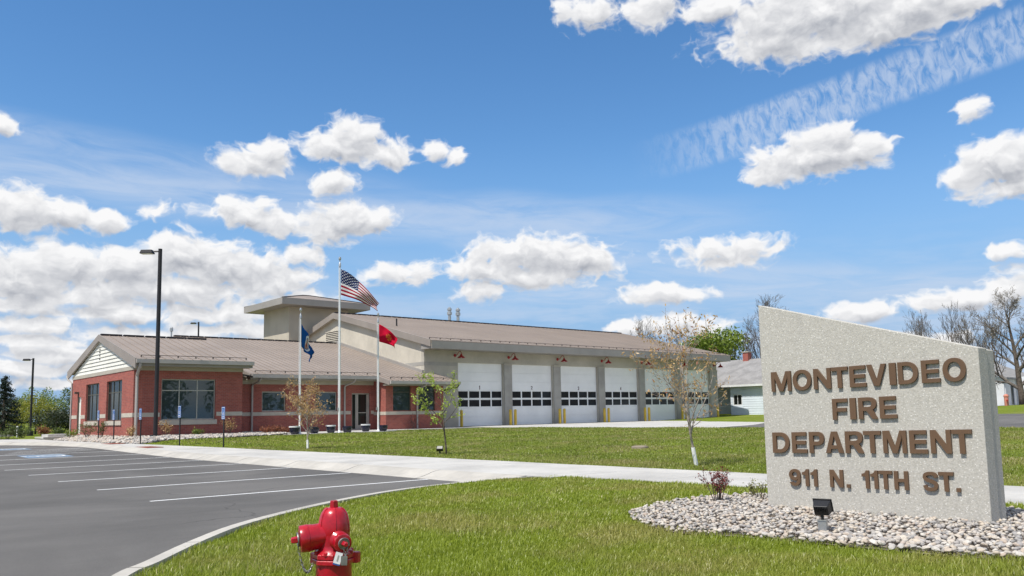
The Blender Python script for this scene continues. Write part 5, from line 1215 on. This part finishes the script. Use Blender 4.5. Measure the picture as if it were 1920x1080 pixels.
def scatter_rocks(name, pts, sizes, parent, org):
    V = []; Fs = []; tn = []; b = 0
    for (x, y, z), s in zip(pts, sizes):
        v, f = RA[R_.randrange(6)]; a, tl = R_.uniform(0, 6.28), R_.uniform(-.5, .5); ca, sa = math.cos(a), math.sin(a); ct, s2 = math.cos(tl), math.sin(tl)
        q = v * s; q = np.stack([q[:, 0] * ct + q[:, 2] * s2, q[:, 1], -q[:, 0] * s2 + q[:, 2] * ct], 1); q = np.stack([q[:, 0] * ca - q[:, 1] * sa + x, q[:, 0] * sa + q[:, 1] * ca + y, q[:, 2] + z], 1)
        V.append(q); Fs.append(f + b); b += len(v); tn.append(np.full(len(v), R_.random()))
    return np_mesh(name, np.concatenate(V), np.concatenate(Fs), M['stone'], np.concatenate(tn), parent, 'stuff', org=org)
def bed_z(x, y): return near_z(x, y) + 0.035
rb_ = sheet('rock_bed', BED, lambda x, y: bed_z(x, y) - 0.02, 0.25, mat('bed soil', (0.20, 0.17, 0.14), 1.0, 0.2, 6))
cand = []; 
while len(cand) < 8500:
    x, y = R_.uniform(6.1, 9.5), R_.uniform(0.9, 6.45)
    if inside((x, y), BED): cand.append((x, y))
cand.sort(key=lambda p: p[0] ** 2 + p[1] ** 2)
ROCKS = []
for s in range(8):
    me = bpy.data.meshes.new('stone'); bm = rock(500 + s, 2); bm.to_mesh(me); bm.free(); me.materials.append(M['stone'])
    for p in me.polygons: p.use_smooth = False
    ROCKS.append(me)
# the nearest 300 stones the camera can see are objects of their own
near_st = []; rest = []
for (x, y) in cand:
    az = math.atan2(y, x)
    if len(near_st) < 300 and 0.27 < az and x < 7.97 and all((x - a) ** 2 + (y - b) ** 2 > 0.040 ** 2 for a, b in near_st): near_st.append((x, y))
    else: rest.append((x, y))
for (x, y) in near_st:
    o = bpy.data.objects.new('stone', R_.choice(ROCKS)); C.objects.link(o); o.parent = rb_; s = R_.uniform(.017, .033)
    o.location = (x, y, bed_z(x, y) + .002 + R_.uniform(0, .02)); o.scale = (s, s * R_.uniform(.8, 1.1), s * R_.uniform(.8, 1.1)); o.rotation_euler = (R_.uniform(-.5, .5), R_.uniform(-.5, .5), R_.uniform(0, 6.28))
scatter_rocks('loose_stones', [(x, y, bed_z(x, y) + R_.uniform(-.01, .028)) for x, y in rest], [R_.uniform(.013, .029) for _ in rest], rb_, (0, 0, 0))
# rock strip along the brick wing
WB = [(10.37, 39.3), (10.85, 36.95), (12.2, 37.05), (15, 37.65), (18.3, 38.55), (18.38, 44.55), (16.97, 44.55), (16.97, 41.15), (11.65, 41.15), (11.65, 50.6), (10.3, 50.6), (10.2, 46)]
def wb_z(x, y):
    hi = -0.05 + 0.07 * smooth((y - 36.9) / 2.2); w_ = -0.30 + S_(y)
    return w_ + (hi - w_) * smooth((x - (clipx(y) if y < 39 else 10.25)) / 1.3)
wbed = sheet('rock_strip', WB, wb_z, 0.9, mat('strip soil', (0.25, 0.22, 0.19), 1.0, 0.2, 3))
c2 = []
while len(c2) < 6500:
    x, y = R_.uniform(10.2, 18.4), R_.uniform(36.9, 50.6)
    if inside((x, y), WB): c2.append((x, y, wb_z(x, y) + R_.uniform(-.01, .05)))
scatter_rocks('loose_stones', c2, [R_.uniform(.035, .085) for _ in c2], wbed, (0, 0, 0))

# ------------------------------------------------------------------ trees
def grow(rg, p0, d0, L0, r0, levels, spread, nsub, ratio, wob=0.25, up=0.15, segs=4, first=0.35):
    """a branching skeleton: list of (points, radii, level) and a list of twig points"""
    lines = []; tips = []
    def go(p, d, L, r, lv):
        pts = [p.copy()]; rad = [r]; q = p.copy(); dd = d.copy(); n = segs if lv else segs + 3
        for i in range(n):
            dd = (dd + Vector((rg.gauss(0, 1), rg.gauss(0, 1), rg.gauss(0, 1))) * wob * (0.35 if lv == 0 else 0.6) / n * 2 + UP * up / n).normalized()
            q = q + dd * (L / n); pts.append(q.copy()); rad.append(r * (1 - 0.75 * (i + 1) / n) if lv < levels else r * (1 - .6 * (i + 1) / n))
        lines.append((pts, rad, lv))
        if lv >= levels - 1: tips.extend((pts[k], lv) for k in range(1, len(pts)))
        if lv < levels:
            k = nsub[min(lv, len(nsub) - 1)]
            for i in range(k):
                t = first + (1 - first) * (i + rg.random()) / k if lv == 0 else 0.2 + 0.8 * (i + rg.random()) / k
                f = t * n; a = min(int(f), n - 1); bp = pts[a].lerp(pts[a + 1], f - a); ax = (pts[a + 1] - pts[a]).normalized()
                s = ax.cross(Vector((rg.gauss(0, 1), rg.gauss(0, 1), rg.gauss(0, 1)))).normalized(); ang = spread * rg.uniform(.7, 1.25)
                nd = (ax * math.cos(ang) + s * math.sin(ang)).normalized()
                go(bp, nd, L * ratio * rg.uniform(.7, 1.2) * (1.15 - .45 * t), max(rad[a] * .62, 0.0012), lv + 1)
    go(Vector(p0), Vector(d0).normalized(), L0, r0, 0); return lines, tips
def tree_mesh(name, lines, m, parent, minr=0.0, pred=None, kmax=7):
    mb = MB()
    for pts, rad, lv in lines:
        if pred and not pred(lv): continue
        mb.tube(pts, [max(r, minr) for r in rad], kmax if lv == 0 else (5 if lv == 1 else 3), cap=(lv == 0))
    me = bpy.data.meshes.new(name); o = ORG[parent.name]; me.from_pydata([(v[0] - o.x, v[1] - o.y, v[2] - o.z) for v in mb.V], [], mb.F)
    for p in me.polygons: p.use_smooth = True
    return link(name, me, m, parent)
def leaf_mesh(name, pts, size, m, parent, rg, per=1, jit=0.05, asp=0.7, flat=0.0):
    n = len(pts) * per; P = np.repeat(np.array([tuple(p) for p in pts]), per, 0) + np.array([[rg.gauss(0, jit) for _ in range(3)] for _ in range(n)])
    a = np.array([[rg.gauss(0, 1), rg.gauss(0, 1), rg.gauss(0, 1)] for _ in range(n)]); a /= np.linalg.norm(a, axis=1)[:, None]
    b = np.array([[rg.gauss(0, 1), rg.gauss(0, 1), rg.gauss(0, 1) * (1 - flat)] for _ in range(n)]); b = np.cross(a, b); b /= np.linalg.norm(b, axis=1)[:, None]
    s = np.array([size * rg.uniform(.6, 1.3) for _ in range(n)])[:, None]
    V = np.stack([P - a * s, P - b * s * asp * .5, P + a * s, P + b * s * asp * .5], 1).reshape(-1, 3); F = np.arange(n * 4).reshape(-1, 4)
    return np_mesh(name, V, F, m, np.repeat(np.array([rg.random() for _ in range(n)]), 4), parent, None, True, org=tuple(ORG[parent.name]))

M['leaf_gold'] = mat_leaf('golden bud leaves', (0.44, 0.27, 0.11), (0.60, 0.42, 0.19), (0.32, 0.13, 0.07), 0.32)
M['leaf_lime'] = mat_leaf('lime young leaves', (0.30, 0.40, 0.045), (0.42, 0.50, 0.10), None, 0.40)
M['leaf_spring'] = mat_leaf('spring green leaves', (0.14, 0.21, 0.025), (0.27, 0.34, 0.045), (0.09, 0.13, 0.02), 0.35)
M['leaf_yellow'] = mat_leaf('yellow green leaves', (0.22, 0.24, 0.03), (0.36, 0.35, 0.06), None, 0.35)
M['leaf_olive'] = mat_leaf('olive leaves', (0.075, 0.115, 0.03), (0.15, 0.19, 0.055), None, 0.3)
M['leaf_dark'] = mat_leaf('dark leaves', (0.025, 0.035, 0.018), (0.055, 0.07, 0.03), None, 0.2)
M['needle'] = mat_leaf('spruce needles', (0.014, 0.026, 0.020), (0.035, 0.055, 0.040), None, 0.1)
M['leaf_red'] = mat_leaf('burgundy leaves', (0.15, 0.022, 0.026), (0.30, 0.060, 0.050), (0.36, 0.13, 0.08), 0.25)
M['leaf_rust'] = mat_leaf('rust leaves', (0.22, 0.07, 0.035), (0.33, 0.13, 0.06), None, 0.25)
M['leaf_bud'] = mat_leaf('grey brown buds', (0.20, 0.165, 0.12), (0.29, 0.245, 0.16), None, 0.2)

def young_tree(label, x, y, h, lean, leaf, seed, wrap, spread, nsub, ratio, per, size, r0, bark='bark_young', first=.3, jit=.04):
    z = far_z(x, y) - .02; rg = random.Random(seed); f = thing('young_tree', label, 'tree', (x, y, z), 'young trees along the sidewalk')
    lines, tips = grow(rg, (x, y, z - .05), UP + lean, h, r0, 3, spread, nsub, ratio, 0.22, 0.55, first=first)
    tree_mesh('trunk', lines, M[bark], f, 0.004, lambda lv: lv == 0); tree_mesh('branches', lines, M[bark], f, 0.0028, lambda lv: lv > 0)
    cr = leaf_mesh('crown', [p for p, _ in tips if p.z > z + h * .22], size, M[leaf], f, rg, per, jit)
    if wrap:
        t0 = lines[0][0]; pts = [t0[0] + (t0[1] - t0[0]) * .12, t0[1], t0[1].lerp(t0[2], .45)]; MB().tube(pts, [r0 * 1.35, r0 * 1.3, r0 * 1.25], 10).build('trunk_wrap', M['wrap'], f, smooth=True)
    return f
L_ = -RIGHT
young_tree('golden-budded young tree with a white wrapped trunk before the entrance windows', 13.35, 26.7, 1.86, L_ * .02, 'leaf_gold', 21, True, .85, (20, 6, 3), .52, 1, .044, .030, first=.26)
young_tree('lime-leaved young tree standing before the first bay door', 13.5, 18.7, 1.85, L_ * .06, 'leaf_lime', 5, False, 1.0, (9, 3, 2), .55, 2, .052, .028, 'bark', first=.30, jit=.03)
young_tree('leaning young tree with golden buds and white trunk wrap nearest the sign', 13.35, 10.15, 2.12, L_ * .17, 'leaf_gold', 33, True, .80, (14, 5, 3), .60, 1, .040, .030, first=.24, jit=.035)

def bare_tree(label, x, y, z, h, seed, leaf=None, group='bare trees behind the street', spread=.62, nsub=(11, 7, 5, 4), r=.22, per=1, size=.06, levels=4, first=.22, ratio=.52):
    rg = random.Random(seed); f = thing('bare_tree', label, 'tree', (x, y, z), group); lines, tips = grow(rg, (x, y, z - .2), UP, h * .72, r, levels, spread, nsub, ratio, .3, .35, first=first)
    tree_mesh('trunk', lines, M['bark'], f, 0.02, lambda lv: lv == 0); tree_mesh('branches', lines, M['bark_grey'], f, 0.009, lambda lv: lv > 0)
    if leaf: leaf_mesh('crown', [p for p, l in tips if rg.random() < .55], size, M[leaf], f, rg, per, .12)
    return f
def leafy_tree(name, label, cat, x, y, z, h, w, seed, leaf, n=2600, size=.20, trunk=.18, low=.15, group=None, bark='bark'):
    """a crown of leaf faces gathered into uneven clumps round real limbs"""
    rg = random.Random(seed); f = thing(name, label, cat, (x, y, z), group); lines, tips = grow(rg, (x, y, z - .2), UP, h * .75, trunk, 2, .7, (9, 5), .5, .3, .2, first=low + .08)
    tree_mesh('trunk', lines, M[bark], f, 0.015, lambda lv: lv == 0); tree_mesh('branches', lines, M[bark], f, 0.012, lambda lv: lv > 0)
    cl = []
    for _ in range(26):
        while True:
            q = Vector((rg.uniform(-1, 1), rg.uniform(-1, 1), rg.uniform(-1, 1)))
            if q.length < 1: break
        hz = low + (1 - low) * (q.z * .5 + .5); wd = w / 2 * (0.55 + .45 * math.sin(math.pi * min(1, (hz - low) / (1 - low) * .85 + .12)))
        cl.append((Vector((x + q.x * wd, y + q.y * wd, z + hz * h * .97)), rg.uniform(.10, .20) * w))
    pts = []
    for _ in range(n):
        c, r = rg.choice(cl); d = Vector((rg.gauss(0, 1), rg.gauss(0, 1), rg.gauss(0, .8))); d.normalize(); pts.append(c + d * r * rg.uniform(.45, 1.12))
    leaf_mesh('crown', pts, size, M[leaf], f, rg, 1, .08); return f
# right side: beyond the street
leafy_tree('spring_tree', 'lime green leafy tree behind the blue-grey house roof', 'tree', 79.6, 57.0, .3, 10.2, 10.5, 61, 'leaf_spring', 11000, .26, low=.10)
bare_tree('big bare tree rising just left of the stone sign', 78.6, 50.9, .3, 13.2, 62, None, spread=.62, nsub=(13, 8, 6, 4))
bare_tree('thin bare tree peeking over the roof end of the bays', 84.4, 71.9, .3, 12.4, 63, None, nsub=(12, 8, 6, 4))
bare_tree('small bare tree peeking over the bay roof, left of the lime tree', 86.5, 66.5, .3, 11.6, 68, None, nsub=(10, 6, 4, 3))
bare_tree('large spreading tree with first leaves before the white house at the right edge', 83.4, 27.2, .7, 11.0, 64, 'leaf_bud', r=.30, nsub=(12, 7, 5, 4), first=.16, spread=.75)
rowT = [(101.4, 44.3, 11.2, 'leftmost bare tree of the row above the sign'), (103.0, 42.9, 12.3, 'second bare tree from the left above the sign'), (104.3, 41.2, 12.4, 'third bare tree from the left above the sign'), (105.5, 39.4, 11.6, 'fourth bare tree from the left above the sign'), (106.5, 37.6, 10.6, 'rightmost bare tree of the row above the sign')]
for i, (x, y, h, lab) in enumerate(rowT): bare_tree(lab, x, y, .8, h, 70 + i, 'leaf_bud' if i > 2 else None, 'row of bare trees above the sign', .45, (11, 6, 4, 3), .16, size=.07)
# left side: beyond the car park
def conifer(x, y, z, h, w, seed, label):
    rg = random.Random(seed); f = thing('spruce_tree', label, 'tree', (x, y, z)); MB().tube([(x, y, z - .2), (x, y, z + h * .5), (x, y, z + h)], [.22, .13, .02], 8).build('trunk', M['bark'], f)
    pts = []; br = MB()
    for i in range(120):
        t = (i + rg.random()) / 120; zz = z + .25 + t * (h - .3); L = w / 2 * (1 - t) ** .8 * rg.uniform(.75, 1.15) + .08; a = rg.uniform(0, 6.28); d = Vector((math.cos(a), math.sin(a), 0))
        br.tube([(x, y, zz), tuple(Vector((x, y, zz)) + d * L * .6 - UP * L * .16), tuple(Vector((x, y, zz)) + d * L - UP * L * .10)], [.03, .018, .006], 3, False)
        for k in range(int(10 + 26 * L)):
            u = rg.uniform(.15, 1); pts.append(Vector((x, y, zz)) + d * L * u - UP * L * .2 * math.sin(u * 2.2) + Vector((rg.gauss(0, .10), rg.gauss(0, .10), rg.gauss(-.05, .06))))
    br.build('branches', M['bark'], f); leaf_mesh('needles', pts, .15, M['needle'], f, rg, 1, .03, .5); return f
conifer(14.6, 93.0, -.2, 5.6, 4.6, 81, 'dark spruce tree at the left edge of the picture')
leafy_tree('spring_tree', 'yellow-green round tree beside the dark spruce', 'tree', 18.0, 96.5, -.2, 3.7, 4.6, 82, 'leaf_yellow', 3000, .12, .1, low=.02)
leafy_tree('spring_tree', 'mid green tree behind the yellow-green one', 'tree', 20.6, 108, -.2, 5.2, 5.6, 83, 'leaf_spring', 3200, .15, .12, low=.05, group='trees behind the far verge')
leafy_tree('spring_tree', 'grey-green tree touching the left end of the brick wing', 'tree', 23.6, 104, -.2, 5.3, 4.6, 84, 'leaf_olive', 3000, .14, .12, low=.05, group='trees behind the far verge')
leafy_tree('spring_tree', 'pale olive tree rising behind the distant light pole', 'tree', 19.0, 112, -.2, 4.9, 4.0, 88, 'leaf_olive', 2400, .15, .12, low=.05, group='trees behind the far verge')
leafy_tree('dark_bush', 'dark rounded bush low between the yellow tree and brick wing', 'bush', 18.7, 91.0, -.2, 2.3, 4.4, 85, 'leaf_dark', 3200, .11, .06, low=.0)
leafy_tree('dark_bush', 'second dark bush against the far corner of the brick wing', 'bush', 20.6, 92.0, -.2, 2.6, 3.4, 86, 'leaf_dark', 2600, .11, .06, low=.0)
leafy_tree('spring_tree', 'half hidden green tree behind the spruce', 'tree', 15.5, 104, -.2, 4.3, 4.6, 87, 'leaf_olive', 2200, .15, .12, low=.05, group='trees behind the far verge')

# ------------------------------------------------------------------ shrubs
def shrub(label, x, y, z, h, w, leaf, seed, n=160, size=.03, stems=9, name='shrub', bark='bark', group=None, jit=.02, spread=.9):
    rg = random.Random(seed); f = thing(name, label, 'shrub', (x, y, z), group); lines = []; tips = []
    for i in range(stems):
        a = rg.uniform(0, 6.28); d = Vector((math.cos(a), math.sin(a), 0)) * rg.uniform(.1, spread) * w / h + UP
        l, t = grow(rg, (x + math.cos(a) * .03, y + math.sin(a) * .03, z - .02), d, h * rg.uniform(.7, 1.05), .006 + h * .006, 2, .55, (4, 3), .45, .3, .2, 3, .3); lines += l; tips += t
    tree_mesh('stems', [(p, r, 2) for p, r, _ in lines], M[bark], f, .0018)
    pts = [rg.choice(tips)[0] for _ in range(n)]; leaf_mesh('leaves', pts, size, M[leaf], f, rg, 1, jit); return f
shrub('burgundy barberry shrub at the left end of the rock bed', 8.07, 5.87, bed_z(8.07, 5.87), .36, .22, 'leaf_red', 91, 620, .016, 10, jit=.014)
MB().lathe([(.16, 0), (.13, .03), (.05, .045)], (8.07, 5.87, bed_z(8.07, 5.87) - .005), k=14)
shrub('small yellow-flowered shrub peeking past the left edge of the sign', 8.75, 5.75, bed_z(8.75, 5.75), .20, .16, 'leaf_yellow', 92, 220, .014, 8)
SH = [(11.1, 44.0, 'tufted straw-coloured shrub under the right gable window', .75, .5, 'leaf_olive'), (11.1, 46.9, 'tufted shrub under the left gable window', .7, .5, 'leaf_olive'), (11.0, 49.6, 'low green juniper beside the concrete steps', .45, .9, 'leaf_spring'), (11.4, 40.4, 'dry tan shrub at the brick corner', .45, .5, 'leaf_gold'), (12.9, 40.3, 'dry shrub left of the big front window', .65, .4, 'leaf_gold'), (15.9, 40.2, 'pinkish tufted shrub right of the big front window', .7, .5, 'leaf_gold'), (14.3, 39.9, 'tiny green shrub under the big front window', .3, .3, 'leaf_spring'), (18.1, 39.6, 'leftmost rust-red shrub near the planters', .38, .42, 'leaf_rust'), (17.35, 39.2, 'small rust-red shrub beside the wing downspout', .34, .4, 'leaf_rust'), (18.6, 39.8, 'rust-red shrub next to the first planter', .34, .45, 'leaf_rust'), (28.3, 42.6, 'twiggy dark red shrub under the bump-out windows', .75, .6, 'leaf_red')]
for i, (x, y, lab, h, w, lf) in enumerate(SH):
    shrub(lab, x, y, (wb_z(x, y) if x < 18.4 else -.03), h, w, lf, 120 + i, 320 if lf != 'leaf_red' else 120, .045, 10, group='shrubs along the building', jit=.05)
VG = [(8.6, 58.6, 'burgundy shrub at the far left bend of the sidewalk', .75, .8, 'leaf_red'), (9.3, 57.6, 'silver-green grasses left of the concrete steps', .65, 1.3, 'leaf_olive'), (10.2, 58.2, 'pale grassy shrub in the middle of the far bed', .7, 1.2, 'leaf_olive'), (11.4, 59.0, 'rust shrub right of the pale grasses in the far bed', .65, .8, 'leaf_rust'), (12.2, 59.0, 'low green shrub just left of the concrete steps', .5, .8, 'leaf_olive'), (9.0, 59.6, 'sage shrub behind the burgundy one at far left', .7, 1.0, 'leaf_olive')]
sheet('planting_bed', [(7.9, 58.7), (10.1, 55.6), (10.3, 53.4), (14, 54), (14, 63), (8, 63)], lambda x, y: -.13, 2.0, M['lawn'])
for i, (x, y, lab, h, w, lf) in enumerate(VG): shrub(lab, x, y, -.13, h, w, lf, 150 + i, 520, .06, 14, group='plants in the far bed', jit=.07)

# ------------------------------------------------------------------ houses beyond the street
M['siding_blue'] = mat('pale blue siding', (0.68, 0.74, 0.80), 0.7, 0.04, 1.0); M['siding_white'] = mat('white siding', (0.72, 0.73, 0.74), 0.7, 0.04, 1.0)
M['shingle'] = mat('grey shingles', (0.27, 0.262, 0.255), 0.95, 0.10, 1.2, var2=0.22, scale2=9)
H1 = thing('house', 'blue-grey house with a broad shingle roof past the end of the bays', 'house', (67, 40, .33))
hx, hy0, hy1, hz = 66.0, 28.0, 46.0, .33
wall('wall', M['siding_blue'], H1, 'x', hx, .2, hy0, hy1, -.2, 3.0, [(44.75, 45.75, 1.15, 2.2)])
for i in range(13):
    for a, b in ((hy0 + .01, 44.70), (45.80, hy1 - .01)) if 5 <= i + 1 <= 10 else ((hy0 + .01, hy1 - .01),): MB().hexa([(hx - .025, a, .2 + i * .215), (hx - .003, a, .2 + i * .215), (hx - .003, b, .2 + i * .215), (hx - .025, b, .2 + i * .215), (hx - .006, a, .405 + i * .215), (hx - .003, a, .405 + i * .215), (hx - .003, b, .405 + i * .215), (hx - .006, b, .405 + i * .215)]).build('siding_board', M['siding_blue'], H1)
window(H1, 'x', hx, 44.75, 45.75, 1.15, 2.2, M['white_paint'], M['glass_dark'], (45.25,), (), inset=.02, fw=.09)
box('wall', M['siding_blue'], H1, hx + .2, 76, hy1 - .2, hy1 - .01, -.2, 3.0)
box('wing_wall', M['siding_blue'], H1, 68.0, 76, hy1, hy1 + 4.2, -.2, 2.9)
MB().extrude([(65.5, hy0, 3.05), (70.6, hy0, 5.7), (76.5, hy0, 2.9), (76.5, hy0, 2.75), (70.6, hy0, 5.5), (65.5, hy0, 2.9)], (0, hy1 + 5 - hy0, 0)).build('roof', M['shingle'], H1)
box('eave_board', M['white_paint'], H1, 65.42, 65.49, hy0, hy1 + .6, 2.88, 3.06)
MB().extrude([(hx + .2, hy0, -.2), (76, hy0, -.2), (76, hy0, 2.85), (70.6, hy0, 5.42), (hx + .2, hy0, 3.0)], (0, .2, 0)).build('gable_wall', M['siding_blue'], H1)
MB().extrude([(68.0, hy1 + 4.25, -.2), (76, hy1 + 4.25, -.2), (76, hy1 + 4.25, 2.85), (70.6, hy1 + 4.25, 5.42), (68.0, hy1 + 4.25, 4.1)], (0, .2, 0)).build('gable_wall', M['siding_blue'], H1)
ch = MB().box(70.2, 70.8, 46.7, 47.3, 5.3, 6.35).build('chimney', M['brick'], H1); box('chimney_cap', M['trim'], ch, 70.13, 70.87, 46.63, 47.37, 6.351, 6.45)
H2 = thing('house', 'white house behind the large tree at the right edge', 'house', (95, 30, .75))
wall('wall', M['siding_white'], H2, 'x', 92.0, .2, 31.55, 33.2, .3, 3.6); wall('wall', M['siding_white'], H2, 'y', 31.5, .2, 92.2, 101, .3, 3.6, [(93.6, 94.5, .75, 2.85)])
box('door', M['glass_dark'], H2, 93.6, 94.5, 31.58, 31.64, .75, 2.85); wall('wall', M['siding_white'], H2, 'x', 95.2, .2, 20, 31.49, .3, 3.6, [(26.5, 28.0, 1.4, 2.8)])
window(H2, 'x', 95.2, 26.5, 28.0, 1.4, 2.8, M['white_paint'], M['glass_dark'], (27.25,), (), inset=.03, fw=.09)
MB().extrude([(91.6, 31.1, 3.5), (91.6, 36.6, 5.9), (91.6, 42, 3.5), (91.6, 42, 3.3), (91.6, 36.6, 5.7), (91.6, 31.1, 3.3)], (10, 0, 0)).build('roof', M['shingle'], H2)
box('wall', M['siding_white'], H2, 92.0, 92.2, 33.21, 41.6, .3, 3.6)
HP = thing('utility_post', 'small coral utility post on the verge at the right edge of the sign', 'post', (72.0, 24.6, .72)); MB().lathe([(.16, -.3), (.16, .75), (.20, .78), (.20, .86), (.08, .98)], (72.0, 24.6, .62), k=12).build('post', mat('coral paint', (0.55, 0.22, 0.16), .5), HP, smooth=True); MB().lathe([(.07, 0), (.07, .24)], (71.88, 24.5, 1.1), (-1, -.3, 0), 8).build('outlet', M['red_lamp'], HP)

# the wood across the street to the right: out of frame, but it is what the station's front windows mirror
wp = []; wq = random.Random(404)
for i in range(26):
    cx_, cy_, hh_ = 24 + i * 5.2 + wq.uniform(-2, 2), -52 + wq.uniform(-7, 7), wq.uniform(5.5, 10.5)
    for _ in range(420):
        d = Vector((wq.gauss(0, 1), wq.gauss(0, 1), wq.gauss(0, 1))).normalized() * wq.uniform(.4, 1.0); wp.append(Vector((cx_ + d.x * 3.6, cy_ + d.y * 3.6, .4 + hh_ * (.52 + .48 * d.z))))
wood = thing('distant_wood', None, None); wood['kind'] = 'stuff'
leaf_mesh('foliage', wp, .55, M['leaf_olive'], wood, wq, 1, .1)
